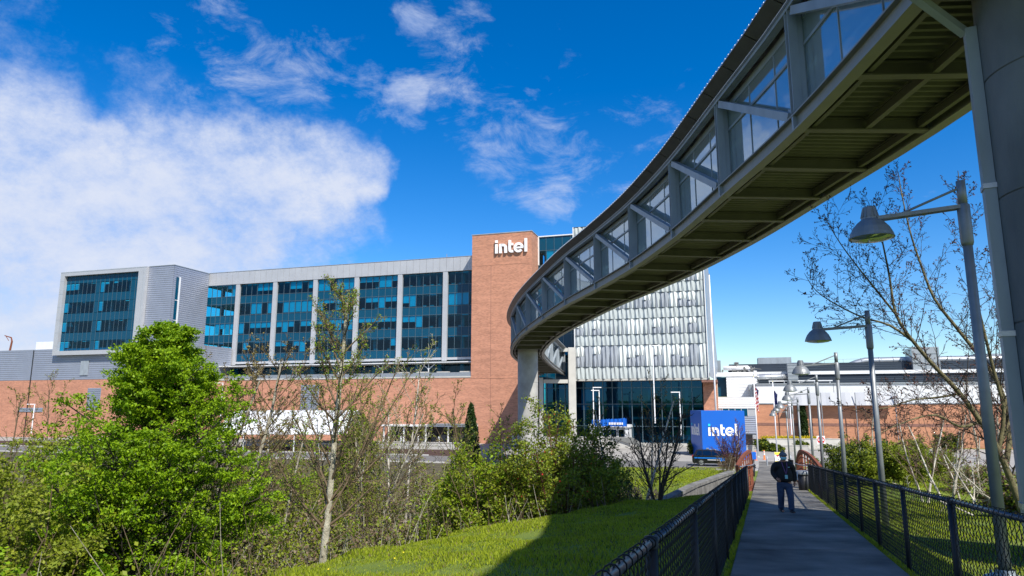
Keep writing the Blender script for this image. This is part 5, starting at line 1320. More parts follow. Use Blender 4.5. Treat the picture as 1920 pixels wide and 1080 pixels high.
class Skel:
    def __init__(s, seed): s.rg = np.random.default_rng(seed); s.L = {}; s.tips = []; s.rnd = random.Random(seed)
    def add(s, pts, rad, lvl): s.L.setdefault((lvl, len(pts)), []).append((np.array(pts), np.array(rad)))
    def grow(s, p, d, L_, r_, lvl, par):
        """par: per-level dict lists: n (children), ang, ratio, curve, jit"""
        N_ = 6 if lvl == 0 else (4 if lvl == 1 else (3 if lvl < par['max'] else 2))
        pts = [p]; d = Vector(d).normalized(); p = Vector(p); rd = s.rnd
        st = L_ / (N_ - 1); jit = par['jit'][lvl]; grav = par['up'][lvl]
        dirs = [d.copy()]
        for i in range(N_ - 1):
            d = (d + Vector((rd.gauss(0, jit), rd.gauss(0, jit), rd.gauss(0, jit) + grav))).normalized()
            p = p + d * st; pts.append(p.copy()); dirs.append(d.copy())
        rad = [max(r_ * (1 - .62 * i / (N_ - 1)), par.get('rmin', .004)) for i in range(N_)]
        s.add([tuple(q) for q in pts], rad, lvl)
        s.kids([Vector(q) for q in pts], dirs, rad, L_, lvl, par)
    def kids(s, pts, dirs, rad, L_, lvl, par):
        rd = s.rnd; N_ = len(pts)
        if lvl >= par['max']:
            for i in range(1, N_): s.tips += [tuple(pts[i]), tuple(pts[i].lerp(pts[i - 1], .25)), tuple(pts[i].lerp(pts[i - 1], .5)), tuple(pts[i].lerp(pts[i - 1], .75))]
            return
        n = par['n'][lvl]; n = max(1, int(round(n * rd.uniform(.75, 1.25)))); t0 = par['t0'][lvl]
        az = rd.uniform(0, 6.28)
        for k in range(n):
            f = t0 + (1 - t0) * (k + rd.random() * .8) / n; f = min(f, .999); x_ = f * (N_ - 1); i = int(x_); q = pts[i].lerp(pts[i + 1], x_ - i); dd = dirs[i + 1]
            az += 2.4 + rd.uniform(-.5, .5)
            a = dd.orthogonal().normalized(); b = dd.cross(a); sd = a * math.cos(az) + b * math.sin(az)
            an = par['ang'][lvl] * rd.uniform(.75, 1.25)
            nd_ = dd * math.cos(an) + sd * math.sin(an)
            env = par['env'](f) if lvl == 0 and 'env' in par else (1 - .55 * f)
            ln = L_ * par['ratio'][lvl] * env * rd.uniform(.7, 1.2)
            s.grow(tuple(q), nd_, ln, max(rad[min(i, N_ - 1)] * par['rr'][lvl], par.get('rmin', .004)), lvl + 1, par)
    def meshes(s, name_trunk, name_br, mt, mb, parent, sides=(8, 4, 3, 3, 3)):
        VV, FF, o = [], [], 0; V0, F0, o0 = [], [], 0
        for (lvl, n), items in s.L.items():
            v, f = tubes_np([a for a, b in items], [b * (1.2 if n == 2 else 1) for a, b in items], 2 if n == 2 else sides[min(lvl, 4)])
            if lvl == 0: V0.append(v); F0.append(f + o0); o0 += len(v)
            else: VV.append(v); FF.append(f + o); o += len(v)
        if V0:
            me = fastmesh(name_trunk, np.concatenate(V0), np.concatenate(F0), [mt]); me.polygons.foreach_set('use_smooth', [True] * len(me.polygons)); link(name_trunk, me, parent)
        if VV:
            me = fastmesh(name_br, np.concatenate(VV), np.concatenate(FF), [mb]); link(name_br, me, parent)
def leaves(name, pts, n_per, spread, size, mats, parent, seed, flat=.55, asp=.6, w=None, upb=.8):
    rg = np.random.default_rng(seed); pts = np.array(pts)
    n = int(len(pts) * n_per); idx = rg.integers(0, len(pts), n); c = pts[idx] + rg.normal(size=(n, 3)) * np.array([spread, spread, spread * flat])
    nrm = vrand(rg, n) + np.array([0, 0, upb]); nrm /= np.linalg.norm(nrm, axis=1, keepdims=True)
    a = np.cross(nrm, vrand(rg, n)); a /= np.linalg.norm(a, axis=1, keepdims=True) + 1e-9; b = np.cross(nrm, a)
    sz = (size * rg.uniform(.6, 1.3, n))[:, None]
    V_ = np.stack([c - a * sz, c + b * sz * asp, c + a * sz, c - b * sz * asp], 1).reshape(-1, 3)
    F_ = np.arange(n * 4).reshape(-1, 4)
    mi = rg.choice(len(mats), n, p=w) if len(mats) > 1 else None
    me = fastmesh(name, V_, F_, mats, mi); o = link(name, me, parent)
    if name in ('buds', 'hips', 'flowers'): o['kind'] = 'stuff'
    return o
BASE = dict(jit=[.05, .12, .16, .2, .2], up=[.02, .06, .05, .04, .03], ang=[1.0, .8, .7, .6, .6], ratio=[.5, .5, .5, .5, .5], rr=[.45, .6, .6, .7, .7], t0=[.25, .15, .1, .1, .1], n=[20, 7, 5, 3, 3], max=3)
def par(**k): d = dict(BASE); d.update(k); return d
def X_(px, Y): return (px - 960) / 1280 * Y * 1.02

# --- the big bright-green tree at left
x_, y_ = X_(318, 25), 25; zb = tz(x_, y_) - .1
t = thing('leafy_tree', 'large bright green tree in fresh leaf at left, before the brick wall', 'tree', (x_, y_, zb))
s = Skel(11); hh = 4.3 - zb
def env(f): return (1.0 - .82 * max(0, (f - .15) / .85) ** 1.0) if f > .15 else .9
pr_ = par(n=[60, 8, 5, 0], ang=[1.0, .75, .6], ratio=[.52, .50, .50], t0=[.04, .12, .15], max=3, env=env, up=[.0, .07, .05, .03], jit=[.03, .13, .16, .2], rr=[.35, .55, .6])
s.grow((0, 0, 0), (.06, 0, 1), hh * .96, .17, 0, pr_)
for (z_, d_, ln) in ((.50, (-.9, .1, .5), 3.3), (.4, (-.8, -.3, .5), 3.4), (.55, (.35, .1, .9), 2.9), (.45, (.8, -.2, .6), 3.2), (.55, (-.25, .1, 1), 3.0), (.6, (-.5, .2, .9), 2.7), (.7, (.4, -.1, .9), 2.3), (.8, (-.2, .1, 1), 2.0), (.78, (.2, 0, 1), 2.1), (.62, (-.6, -.1, .8), 2.5), (.66, (.7, .1, .7), 2.2), (.35, (-1, -.2, .45), 4.3), (.3, (1, .1, .3), 4.2), (.25, (-1, 0, .4), 4.4), (.2, (.9, -.4, .3), 4.2), (.3, (-.3, -1, .4), 3.6), (.4, (.2, -1, .6), 3.4)): s.grow((0, 0, hh * z_), d_, ln, .06, 1, pr_)
s.meshes('trunk', 'branches', 'bark', 'bark_dark', t)
leaves('crown', s.tips, 160000 / len(s.tips), .11, .051, ['leaf_bright'], t, 3, .4)
# extra skirts of the same kind around it
def shrub(name, label, cat, x_, y_, w_, h_, nleaf, mats, seed, twig='twig', size=.045, group=None, stems=16, sink=.2, w=None, spread=.13, extra=None, depth=None, lean=0):
    zb = tz(x_, y_) - sink; t = thing(name, label, cat, (x_, y_, zb), 0, group); s = Skel(seed); rd = random.Random(seed)
    pr_ = par(n=[8, 5, 4], ang=[.75, .7, .6], ratio=[.42, .45, .45], t0=[.18, .2, .2], max=3, up=[.02, .03, .02, 0], jit=[.09, .13, .18, .2], rr=[.5, .6, .7], rmin=.005)
    for k in range(stems):
        a = k * 2.4 + rd.random(); rr_ = math.sqrt((k + .5) / stems); tx = rr_ * w_ / 2 * math.cos(a); ty = rr_ * (depth or w_) / 2 * math.sin(a)
        ht = h_ * (1 - .45 * rr_ ** 2) * rd.uniform(.75, 1.0)
        p0 = Vector((tx * .35, ty * .35, 0)); d_ = Vector((tx * .75 + lean, ty * .75, ht)); s.grow(tuple(p0), d_, d_.length * .92, .012 + .004 * h_, 0, pr_)
    s.meshes('stems', 'twigs', twig, twig, t, (5, 3, 3, 3))
    tips = s.tips
    if nleaf: leaves('leaves', tips, nleaf * .80 / len(tips), spread, size * 1.5, mats, t, seed, .7, w=w)
    if extra: leaves('hips', tips, extra[1] / len(tips), .1, .03, [extra[0]], t, seed + 1, 1, 1)
    return t
SH = [
 (-30, 19, 6.5, 7.2, 26000, ['leaf_mid', 'leaf_olive'], 'twiggy yellow-green shrub at the far left edge of the picture'),
 (70, 21, 6.0, 7.2, 24000, ['leaf_olive', 'leaf_mid'], 'tall olive twiggy shrub left of the big bright tree'),
 (190, 26, 5.5, 6.3, 18000, ['leaf_bright', 'leaf_mid'], 'bright shrub beneath the brick wall, left behind the big tree'),
 (30, 14.5, 4.5, 5.6, 26000, ['leaf_bright', 'leaf_mid'], 'leafy bright shrub in the bottom left corner'),
 (170, 14.5, 4.8, 4.9, 30000, ['leaf_bright'], 'dense bright green shrub at the bottom, below the big tree'),
 (320, 15.5, 4.4, 4.5, 28000, ['leaf_bright', 'leaf_mid'], 'bright shrub at the bottom, just left of the lawn corner'),
 (430, 19.5, 3.6, 3.9, 15000, ['leaf_bright', 'leaf_mid'], 'green shrub where the lawn meets the big tree'),
 (505, 24, 4.0, 4.3, 8500, ['leaf_olive', 'leaf_mid', 'dry_leaf'], 'sparse olive thicket just left of the pale forked trunk'),
 (560, 31, 5.5, 5.3, 8000, ['leaf_olive', 'leaf_mid', 'dry_leaf'], 'wide olive thicket behind the pale forked trunk'),
 (660, 27, 4.2, 3.9, 6000, ['dry_leaf', 'leaf_olive'], 'brownish dry thicket right of the forked trunk'),
 (720, 36, 5.5, 4.8, 6500, ['leaf_olive', 'dry_leaf'], 'brown twiggy thicket around the birch trunks'),
 (795, 33, 4.5, 4.4, 6000, ['leaf_olive', 'dry_leaf'], 'brown and olive thicket right of the birches'),
 (830, 26, 2.6, 3.3, 8000, ['leaf_mid', 'leaf_olive'], 'low green shrub at the lawn crest left of the tall willow'),
 (640, 45, 7.0, 4.8, 7000, ['leaf_olive', 'leaf_mid'], 'wide hazy thicket before the mulch bank'),
 (50, 34, 8.0, 8.6, 15000, ['leaf_mid', 'leaf_olive'], 'hazy green thicket under the far-left brick wall'),
 (165, 37, 7.0, 8.2, 12000, ['leaf_olive', 'leaf_mid'], 'olive thicket below the small wall louvre at left'),
 (540, 54, 9.0, 6.4, 9000, ['leaf_olive', 'leaf_mid'], 'distant olive thicket below the white tent'),
 (820, 52, 7.0, 5.6, 7000, ['leaf_olive', 'dry_leaf'], 'distant brown thicket below the loading canopy'),
 (480, 44, 7.0, 5.6, 8000, ['leaf_olive', 'leaf_mid'], 'wide green thicket behind the right side of the big tree'),
]
for i, (px, Y, w_, h_, nl, ms_, lb) in enumerate(SH):
    shrub('shrub', lb, 'shrub', X_(px, Y), Y, w_ * 1.15, h_ * 1.08, int(nl * (1.35 if Y < 27 else 1.1)), ms_, 100 + i, size=.042 if Y < 25 else .05, group='shrubs in the creek hollow', stems=18 if Y < 22 else 14, twig='twig' if 'dry_leaf' not in ms_ else 'bark')
shrub('shrub', 'tall feathery yellow-green willow shrub before the brick tower', 'shrub', X_(915, 28), 28, 4.2, 7.0, 40000, ['leaf_mid', 'leaf_bright'], 140, size=.04, group='shrubs in the creek hollow', stems=26, w=[.7, .3])
shrub('shrub', 'upright feathery shrub just left of the round pier', 'shrub', X_(962, 30), 30, 2.4, 6.4, 12000, ['leaf_mid'], 141, size=.04, group='shrubs in the creek hollow', stems=16)
shrub('rose_bush', 'dense rose thicket dotted with red hips in front of the round pier', 'shrub', X_(1045, 27.5), 27.5, 4.8, 6.6, 44000, ['leaf_rose', 'leaf_mid'], 142, size=.035, stems=30, extra=('red', 700), twig='bud')
shrub('rose_bush', 'shaded dark side of the rose thicket left of the slim birch', 'shrub', X_(1110, 29), 29.5, 3.4, 6.2, 26000, ['leaf_rose', 'leaf_dark'], 143, size=.04, stems=24, twig='bark_dark')  # darker leaves and bark put this side's shade into the colour
for i, (px, Y, w_, h_, nl, ms_, lb) in enumerate([
    (1205, 36, 4.2, 3.0, 4500, ['dry_leaf', 'leaf_olive'], 'rounded brown-green shrub on the sunlit grass behind the small black tree'),
    (1585, 46, 5.5, 3.6, 24000, ['leaf_mid', 'leaf_dark'], 'dense dark hedge shrub right of the rust bridge'),
    (1650, 44, 5.0, 3.5, 24000, ['leaf_mid', 'leaf_olive'], 'dense green shrub behind the third path lamp'),
    (1700, 50, 5.0, 3.6, 18000, ['leaf_mid', 'leaf_olive'], 'green shrub behind the second path lamp'),
    (1790, 40, 3.6, 2.2, 4500, ['leaf_olive', 'dry_leaf'], 'low bare-topped shrub on the right-hand grass'),
    (1850, 34, 2.2, 1.6, 3000, ['dry_leaf', 'leaf_olive'], 'twiggy brown shrub by the leaning tree'),
    (1880, 22, 2.6, 1.6, 9000, ['leaf_rose', 'dry_leaf'], 'brambles beside the fence in front of the leaning tree'),
    (1840, 26, 2.8, 1.5, 7000, ['dry_leaf', 'leaf_rose'], 'reddish bramble patch behind the nearest path lamp')]):
    shrub('shrub', lb, 'shrub', X_(px, Y), Y, w_, h_, nl, ms_, 160 + i, size=.045, group='shrubs right of the path', stems=18)
for i, (px, Y, w_, h_, lb) in enumerate([(1302 - 12, 95, 2.8, 2.6, 'round dark clipped shrub left of the blue cube'), (1413, 100, 3.2, 2.2, 'dark rounded shrub behind the first flagpole'), (1436, 98.4, 1.6, 1.2, 'small dark round shrub below the yellow flowers'), (1738, 98, 3.5, 3.2, 'clipped green dome shrub before the brick factory wall'), (1478, 106, 2.4, 1.5, 'dark low shrub right of the yellow flowers')]):
    shrub('shrub', lb, 'shrub', X_(px, Y), Y, w_, h_, 7000, ['leaf_dark', 'leaf_mid'], 180 + i, size=.09, stems=14, group='clipped shrubs on the plaza', twig='bark_dark')
fl = thing('flower_bed', 'strip of yellow flowers along the pale planter wall', 'flowers', (38.3, 106.5, tz(38.3, 106) + 1.2))
rg = np.random.default_rng(4); leaves('flowers', np.stack([rg.uniform(0, 8.5, 900), rg.uniform(0, 1.6, 900), rg.uniform(0, .55, 900)], 1), 5, .08, .09, ['flower_yellow', 'leaf_mid'], fl, 5, w=[.75, .25])

# --- bare and budding trees
def baretree(name, label, x_, y_, h_, r_, seed, mt, mb, pr_, leaf=None, group=None, lean=(0, 0, 1), nl=0, lsz=.03, sink=.1, stems=1, forks=()):
    zb = tz(x_, y_) - sink; t = thing(name, label, 'tree', (x_, y_, zb), 0, group); s = Skel(seed)
    for k in range(stems):
        d_ = Vector(lean) + (Vector((math.cos(k * 2.4), math.sin(k * 2.4), 0)) * .28 * (1 if stems > 1 else 0))
        s.grow((.08 * math.cos(k * 2.4), .08 * math.sin(k * 2.4), 0), d_, h_ * (1 - .08 * k), r_ * (1 - .12 * k), 0, pr_)
    for (z_, d_, ln, rr_) in forks: s.grow((0, 0, z_), d_, ln, rr_, 1, pr_)
    s.meshes('trunk', 'branches', mt, mb, t)
    if leaf: leaves('buds', s.tips, nl / len(s.tips), .035, lsz, leaf, t, seed, 1, .7)
    return t
up_tree = par(n=[26, 7, 5, 0], ang=[.75, .55, .5], ratio=[.46, .42, .45], t0=[.12, .15, .15], max=3, up=[.02, .12, .09, .05], jit=[.035, .08, .12, .15], rr=[.4, .5, .6], rmin=.006)
baretree('budding_tree', 'slender budding tree with pale mossy forked trunk at the lawn edge', -4.15, 15.4, 5.9, .085, 21, 'bark', 'twig', par(**{**up_tree, 'n': [34, 8, 5, 0], 'ratio': [.36, .42, .45], 'rmin': .0040}), ['leaf_bright', 'leaf_tan'], nl=13000, lsz=.019, lean=(.03, .02, 1),
         forks=((.9, (.45, .1, 1), 4.0, .028), (1.2, (.62, .2, .9), 3.6, .026), (.8, (-.6, 0, .7), 1.5, .02), (.5, (.9, 0, .35), 1.0, .02)))
baretree('budding_tree', 'tan-budded tree rising behind the big green tree, against the glass bays', X_(440, 31), 31, 10.6, .12, 22, 'bark', 'twig', par(**{**up_tree, 'n': [22, 7, 5, 0], 'rmin': .009}), ['leaf_tan'], nl=5500, lsz=.045, stems=3)
baretree('budding_tree', 'tan-budded sapling peeking over the crown of the big green tree', X_(375, 29), 29, 9.6, .09, 23, 'bark', 'twig', par(**{**up_tree, 'n': [18, 6, 4, 0], 'rmin': .008}), ['leaf_tan'], nl=3000, lsz=.045, stems=2)
baretree('budding_tree', 'multi-stemmed sapling with green buds right of the forked trunk', X_(705, 38), 38, 8.6, .08, 24, 'bark', 'twig', par(**{**up_tree, 'rmin': .009}), ['leaf_mid'], nl=5000, lsz=.04, stems=3)
baretree('budding_tree', 'thin budding tree before the event tent', X_(545, 42), 42, 9.0, .09, 34, 'bark', 'twig', par(**{**up_tree, 'rmin': .010}), ['leaf_tan', 'leaf_mid'], nl=3500, lsz=.05, stems=2)
for i, (px, Y, h_, lb) in enumerate([(742, 40, 8.2, 'left of the two white birch trunks in the hollow'), (769, 41, 11.0, 'right and taller of the two white birch trunks in the hollow'), (682, 43, 6.5, 'short white sapling trunk between the forked tree and the birches'), (875, 36, 8.5, 'thin grey sapling left of the dark cypress')]):
    baretree('birch_tree', lb, X_(px, Y), Y, h_, .085, 30 + i, 'bark_white' if i < 3 else 'twig', 'bark' if i < 3 else 'twig', par(**{**up_tree, 'n': [16, 6, 4, 0], 'rmin': .009, 't0': [.3, .15, .1]}), ['leaf_olive'], nl=1500, lsz=.04, group='birches in the hollow')
wide = par(n=[15, 7, 5, 3], ang=[.85, .7, .6, .6], ratio=[.55, .5, .45, .5], t0=[.12, .15, .15, .1], max=3, up=[.02, .07, .05, .03], jit=[.06, .12, .15, .2], rr=[.5, .55, .6], rmin=.008)
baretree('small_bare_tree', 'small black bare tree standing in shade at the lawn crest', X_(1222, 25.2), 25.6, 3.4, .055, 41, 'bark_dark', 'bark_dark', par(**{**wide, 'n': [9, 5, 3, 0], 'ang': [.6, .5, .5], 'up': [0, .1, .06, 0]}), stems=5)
baretree('slim_birch', 'slim white birch with dark top right of the rose thicket', X_(1160, 31), 31, 7.6, .08, 42, 'bark_white', 'bark_dark', par(**{**up_tree, 'ang': [1.0, .6, .5], 'ratio': [.28, .4, .4], 'rmin': .007}), ['leaf_olive', 'dry_leaf'], nl=2200, lsz=.035, stems=2)
baretree('slim_birch', 'thin bare sapling before the entrance doors', X_(1195, 33), 33, 8.8, .06, 43, 'bark', 'twig', par(**{**up_tree, 'n': [14, 6, 4, 0], 'ratio': [.3, .4, .4], 'rmin': .007}), ['leaf_tan'], nl=700, lsz=.035)
baretree('vase_shrub', 'bare vase-shaped reddish shrub in front of the blue cube', X_(1356, 60), 60, 3.9, .05, 44, 'bark_white', 'bud', par(**{**wide, 'ang': [.4, .45, .5], 'up': [.02, .1, .06, .03], 'rmin': .008}), ['bud'], nl=900, lsz=.03, stems=9)
baretree('vase_shrub', 'smaller bare pale shrub left of the reddish one', X_(1336, 58), 57, 1.7, .03, 45, 'bark_white', 'twig', par(**{**wide, 'rmin': .008}), stems=5)
for i, (px, Y, h_, st_, lb) in enumerate([(1733, 27, 3.7, 3, 'clump of white birch saplings behind the right-hand fence'), (1692, 30, 3.8, 2, 'thin pale sapling between the second lamp and the birch clump'), (1765, 33, 4.2, 2, 'pale sapling right of the birch clump')]):
    baretree('birch_sapling', lb, X_(px, Y), Y, h_, .055, 50 + i, 'bark_white', 'twig', par(**{**wide, 'ang': [.55, .55, .5], 'n': [8, 4, 3, 0], 'rmin': .005}), ['bud'], nl=500, lsz=.03, stems=st_)
for i, (px, Y, h_, lb) in enumerate([(1608, 108, 7.5, 'bare pale tree against the brick factory wall, left one'), (1795, 86, 9.5, 'bare grey tree against the factory wall at right'), (1830, 80, 8, 'dense bare twiggy tree near the no-entry sign at right'), (1652, 112, 6, 'small bare tree against the factory wall beside the second lamp')]):
    baretree('bare_tree', lb, X_(px, Y), Y, h_, .14, 60 + i, 'bark', 'twig', par(**{**wide, 'n': [11, 5, 4, 0], 'rmin': .013}), group='bare trees before the factory')
for i, (px, Y, h_, lb) in enumerate([(855, 60, 7.6, 'thin leafless sapling before the brick wall left of the cypress'), (700, 52, 9, 'bare sapling before the brick podium'), (120, 60, 10, 'bare tree before the brick wall at far left'), (940, 62, 7.6, 'bare twiggy sapling in front of the tower base'), (60, 45, 9, 'bare twiggy tree at the far left')]):
    baretree('bare_tree', lb, X_(px, Y), Y, h_, .07, 70 + i, 'twig', 'twig', par(**{**up_tree, 'n': [13, 6, 4, 0], 'rmin': .011}), ['leaf_olive'] , nl=700, lsz=.05, group='bare saplings in the hollow')
# the leaning tree at right, grown along its own leaders
Yt = 20.0
tb = (14.95, Yt, tz(14.95, Yt))
t = thing('leaning_tree', 'yellow-barked bare tree leaning left over the path with small red buds', 'tree', tb)
def lp(px, py, Y):
    d = pixdir(px, py); k = Y / d.y; return (d.x * k - tb[0], Y - tb[1], ZC + d.z * k - tb[2])
s = Skel(77)
lead = [
 ([(1930, 1000), (1903, 920), (1872, 845), (1838, 790), (1800, 738), (1755, 690), (1712, 640), (1680, 590), (1668, 520), (1655, 455), (1640, 385)], .10, .018, 20.0, 19.2),
 ([(1885, 880), (1893, 800), (1872, 720), (1830, 660), (1790, 610), (1752, 560), (1728, 500), (1708, 440), (1694, 380), (1684, 325)], .08, .014, 20.1, 21.2),
 ([(1872, 845), (1882, 770), (1862, 690), (1840, 600), (1822, 520), (1812, 440), (1802, 370), (1796, 320)], .06, .012, 20.0, 19.0),
 ([(1838, 790), (1800, 800), (1755, 778), (1700, 790), (1650, 812)], .045, .01, 20, 18.6),
 ([(1800, 738), (1760, 745), (1710, 750), (1660, 765), (1600, 768)], .035, .008, 19.9, 18.8),
 ([(1712, 640), (1668, 610), (1618, 595), (1570, 572), (1530, 545), (1508, 512)], .04, .007, 19.6, 18.6),
 ([(1680, 590), (1640, 540), (1600, 490), (1565, 440), (1545, 400)], .032, .007, 19.4, 18.8),
 ([(1872, 845), (1900, 760), (1905, 650), (1890, 560), (1880, 470)], .05, .01, 20, 20.6),
]
pl_ = par(n=[0, 7, 4, 0], ang=[.8, .75, .65], ratio=[.3, .42, .45], t0=[.1, .15, .1], max=3, up=[.02, .10, .07, .05], jit=[.05, .12, .15, .18], rr=[.4, .55, .65], rmin=.0046)
for li, (pp, r0, r1, Ya, Yb) in enumerate(lead):
    n = len(pp); pts = [Vector(lp(px, py, Ya + (Yb - Ya) * i / (n - 1))) for i, (px, py) in enumerate(pp)]
    # resample with Catmull-Rom
    q = []
    for i in range(n - 1):
        a = pts[max(i - 1, 0)]; b = pts[i]; c = pts[i + 1]; d = pts[min(i + 2, n - 1)]
        for f in (0, .33, .66): q.append(.5 * ((2 * b) + (c - a) * f + (2 * a - 5 * b + 4 * c - d) * f * f + (3 * b - a - 3 * c + d) * f ** 3))
    q.append(pts[-1]); m_ = len(q); rad = [r0 * .85 * (1 - i / (m_ - 1)) ** 1.05 + r1 * .8 for i in range(m_)]
    s.add([tuple(v) for v in q], rad, 0)
    ln = sum((q[i + 1] - q[i]).length for i in range(m_ - 1)); rd = s.rnd; nb = int(ln * (4.2 if li < 3 else 5.6)); az = 0
    for k in range(nb):
        f = (.10 if li in (0, 1) else .0) + (.98 - .05) * (k + rd.random()) / nb; x2 = min(f, .98) * (m_ - 1); i = int(x2); p = q[i].lerp(q[i + 1], x2 - i); dd = (q[i + 1] - q[i]).normalized(); az += 2.4
        a = dd.orthogonal().normalized(); b = dd.cross(a); sd = a * math.cos(az) + b * math.sin(az); an = rd.uniform(.6, 1.1)
        d_ = dd * math.cos(an) + sd * math.sin(an) + Vector((0, 0, .15))
        s.grow(tuple(p), d_, rd.uniform(.7, 1.7) * (1.25 - .6 * f), max(.006, rad[i] * .27), 1, pl_)
s.meshes('trunk', 'branches', 'bark_yellow', 'bark_dark', t)  # shade on the thin branches is put in as dark bark colour
leaves('buds', s.tips, 14000 / len(s.tips), .012, .021, ['bud'], t, 8, 1, .8)
# low broken branches by its foot
bt = thing('fallen_branch', 'pale tangled dead branches on the grass left of the leaning tree', 'branch', (15.3, 22.5, tz(15.3, 22.5)))
s = Skel(79)
for k in range(6): s.grow((rng.uniform(-1.2, .8), rng.uniform(-.6, .6), .1), (rng.uniform(-1, .2), rng.uniform(-.3, .3), rng.uniform(.05, .4)), rng.uniform(1.2, 2.3), .03, 0, par(n=[7, 5, 0], max=2, ratio=[.45, .45, .4], rmin=.007))
s.meshes('limb', 'twigs', 'bark_white', 'bark', bt)

# --- conifers
def conifer(name, label, x_, y_, h_, r_, seed, n, size, cat='tree', mats=('leaf_dark',), group=None, shape=1.0):
    zb = tz(x_, y_) - .1; t = thing(name, label, cat, (x_, y_, zb), 0, group); rg = np.random.default_rng(seed)
    g = M(); g.tube([(0, 0, 0), (0, 0, h_ * .9)], [.1, .02], 6); g.build('trunk', 'bark_dark', t)
    f = rg.random(n) ** .8; a = rg.uniform(0, 2 * np.pi, n)
    prof = np.where(f < .18, .55 + .45 * f / .18, ((1 - f) / .82) ** (.62 * shape))
    lump = 1 + .16 * np.sin(a * 5 + f * 23) + .10 * np.sin(a * 9 - f * 41)
    rr_ = r_ * prof * lump * np.sqrt(rg.uniform(.35, 1, n))
    pts = np.stack([rr_ * np.cos(a), rr_ * np.sin(a), f * h_ + .05], 1)
    leaves('crown', pts, 1, .05, size, list(mats), t, seed, 1.8, .5, upb=.2)
    return t
conifer('cypress_tree', 'dark green columnar cypress left of the brick tower foot', X_(886, 72), 72, 7.2, 1.0, 1, 9000, .13)
conifer('conifer_tree', 'brown-green bushy conifer right of the white tent', X_(690, 62), 62, 7.6, 1.9, 2, 9000, .15, mats=('leaf_dark', 'leaf_olive'))
conifer('conifer_tree', 'second brown-green conifer, shorter, beside the tent', X_(655, 64), 66, 5.6, 1.7, 12, 6000, .15, mats=('leaf_dark', 'leaf_olive', 'dry_leaf'))
conifer('cypress_tree', 'tall narrow cypress against the brick factory wall', X_(1488, 112), 112.5, 8.6, .72, 3, 7000, .16)
conifer('thuja', 'small bright pointed conifer right of the no-entry sign', X_(1528, 113), 113, 2.4, .5, 4, 2200, .13, mats=('leaf_mid',))
conifer('thuja', 'small bright pointed conifer, right of the third lamp pole', X_(1549, 113), 113, 2.4, .5, 5, 2200, .13, mats=('leaf_mid',))
conifer('thuja', 'very thin young conifer against the factory wall', X_(1583, 112), 112, 2.4, .22, 6, 900, .12, mats=('leaf_mid',))
conifer('dark_conifer', 'dark conifer tip poking up at the left edge behind the shrubs', X_(8, 40), 40, 8.2, 1.2, 7, 6000, .12)

# --- undergrowth covering the creek hollow
rg = np.random.default_rng(9)
def hollow(n, x0=-48, x1=9, y0=8, y1=74):
    X = rg.uniform(x0, x1, n); Y = rg.uniform(y0, y1, n)
    Yc = np.interp(X, [-60, -12, -4.9, -4.0, -1.7, 1.7, 6.3, 9, 14], [-40, 0, 12.5, 15.1, 20.5, 23.5, 26.3, 29, 31]); Yf = np.interp(X, [-60, 0, 6, 9], [74, 70, 50, 44])
    q = (X - xc(Y)) * .941; k = (Y > Yc + .6) & (Y < Yf) & (q < -3.2) & (abs(X) < .72 * Y + 4) & ~((X > 4.5) & (Y > 27) & (Y < 44) & (X > 4.5 + (Y - 27) * .25))
    return X[k], Y[k]
X, Y = hollow(30000); Z = zt(X, Y); n = len(X)
hgt = (.5 + .9 * (np.sin(X * .8) * np.sin(Y * .6) * .5 + .5)) * rg.uniform(.4, 1.5, n)
d = np.stack([rg.normal(0, .35, n), rg.normal(0, .35, n), np.ones(n)], 1) * hgt[:, None]
p0 = np.stack([X, Y, Z - .03], 1); mid = p0 + d * .5 + rg.normal(0, .05, (n, 3)); p1 = p0 + d
v, f = tubes_np(list(np.stack([p0, mid, p1], 1)), np.tile([.011, .009, .005], (n, 1)), 3)
ug = fastmesh('undergrowth', v, f, ['twig', 'bark', 'dry_leaf'], np.repeat(rg.choice(3, n, p=[.45, .35, .2]), 6)); tag(link('undergrowth', ug), kind='stuff')
X, Y = hollow(30000); Z = zt(X, Y); hh_ = .3 + 1.6 * rg.random(len(X))
o = leaves('ground_cover', np.stack([X, Y, Z + hh_ * .6], 1), 4.5, .22, .05, ['leaf_olive', 'dry_leaf', 'leaf_mid'], None, 10, .8, w=[.40, .10, .50]); tag(o, kind='stuff')

# --- grass blades on the lawns
def blades(X, Y, hmin, hmax, name, seed, wd=.006, dry=.07):
    rg = np.random.default_rng(seed); n = len(X); Z = zt(X, Y) - .01
    a = rg.uniform(0, 2 * np.pi, n); hg = rg.uniform(hmin, hmax, n) * (1 + .45 * np.sin(X * 1.7 + np.sin(Y * 2.3)) * np.sin(Y * 1.3 + np.sin(X * 3.1))); w_ = wd * (1 + Y / 14)
    dx, dy = np.cos(a) * w_, np.sin(a) * w_; ln = rg.normal(0, .35, (n, 2)) * hg[:, None]
    V_ = np.stack([np.stack([X - dx, Y - dy, Z], 1), np.stack([X + dx, Y + dy, Z], 1), np.stack([X + ln[:, 0], Y + ln[:, 1], Z + hg], 1)], 1).reshape(-1, 3)
    return tag(link(name, fastmesh(name, V_, np.arange(n * 3).reshape(-1, 3), ['blade', 'dry_leaf', 'leaf_dark'], rg.choice(3, n, p=[.93 - dry, dry, .07]), nv=3)), kind='stuff')
n = 380000; X = rg.uniform(-9, 8.5, n); Y = 3 + 26 * rg.random(n) ** .8
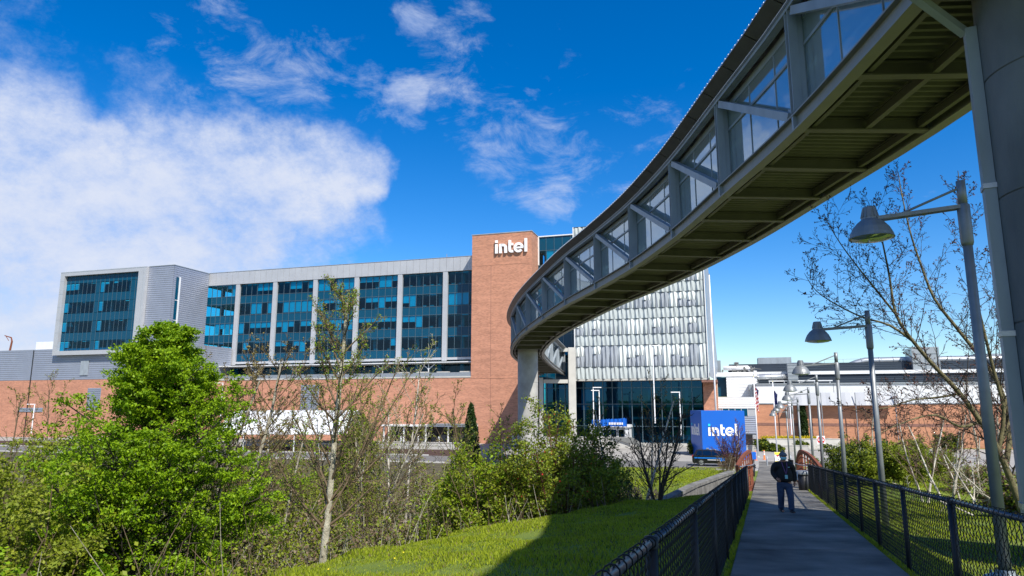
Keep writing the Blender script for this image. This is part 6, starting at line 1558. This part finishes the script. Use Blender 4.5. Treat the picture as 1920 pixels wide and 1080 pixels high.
q = (X - xc(Y)) * .941; Yc = np.interp(X, [-60, -12, -4.9, -4.0, -1.7, 1.7, 6.3, 9, 14], [-40, 0, 12.5, 15.1, 20.5, 23.5, 26.3, 29, 31])
k = (q < -1.12) & (Y < Yc + 1.6) & (abs(X) < .8 * Y + 1); blades(X[k], Y[k], .03, .085, 'lawn_grass', 1)
n = 260000; X = rg.uniform(4, 24, n); Y = rg.uniform(6.5, 30, n); q = (X - xc(Y)) * .941
k = (q > 1.12) & (X < .80 * Y + 1.5) & ((X - pcx) ** 2 + (Y - pcy) ** 2 > 2.1); blades(X[k], Y[k], .03, .09, 'lawn_grass', 2)
n = 110000; X = rg.uniform(5, 24, n); Y = rg.uniform(24, 74, n); q = (X - xc(Y)) * .941
k = (q < -1.7) & (X > 5.5) & (Y > 28); blades(X[k], Y[k], .05, .12, 'lawn_grass', 3, .007)
n = 90000; X = rg.uniform(16, 48, n); Y = rg.uniform(28, 74, n); q = (X - xc(Y)) * .941
k = (q > 2.4); blades(X[k], Y[k], .05, .13, 'lawn_grass', 4, .008)
# weeds and moss along the slab edges
n = 16000; Y = 3 + 26 * rg.random(n); sd_ = rg.choice([-1, 1], n); q = sd_ * (1.10 + np.abs(rg.normal(0, .035, n))); X = xc(Y) + q / .941
blades(X, Y, .02, .07, 'edge_weeds', 5, .004)
for i, (px, py, Y) in enumerate([(640, 1040, 12.9), (770, 1030, 14), (755, 1036, 13.6)]):
    x_ = X_(px, Y); t = thing('dandelion', ['yellow dandelion nearest the foot of the forked trunk', 'yellow dandelion in the middle of the sunlit lawn', 'yellow dandelion lowest of the group on the lawn', 'yellow dandelion farthest right of the group on the lawn', 'lone yellow dandelion by the edge of the bridge shadow'][i], 'flower', (x_, Y, tz(x_, Y)), 0, 'dandelions in the lawn')
    g = M(); g.tube([(0, 0, 0), (.01, 0, .11)], .003, 4); g.build('stem', 'blade', t); g = M(); g.lathe([(0, .10), (.019, .115), (.015, .125), (0, .132)], 0, 0, 8); g.build('flower_head', 'yellow', t)
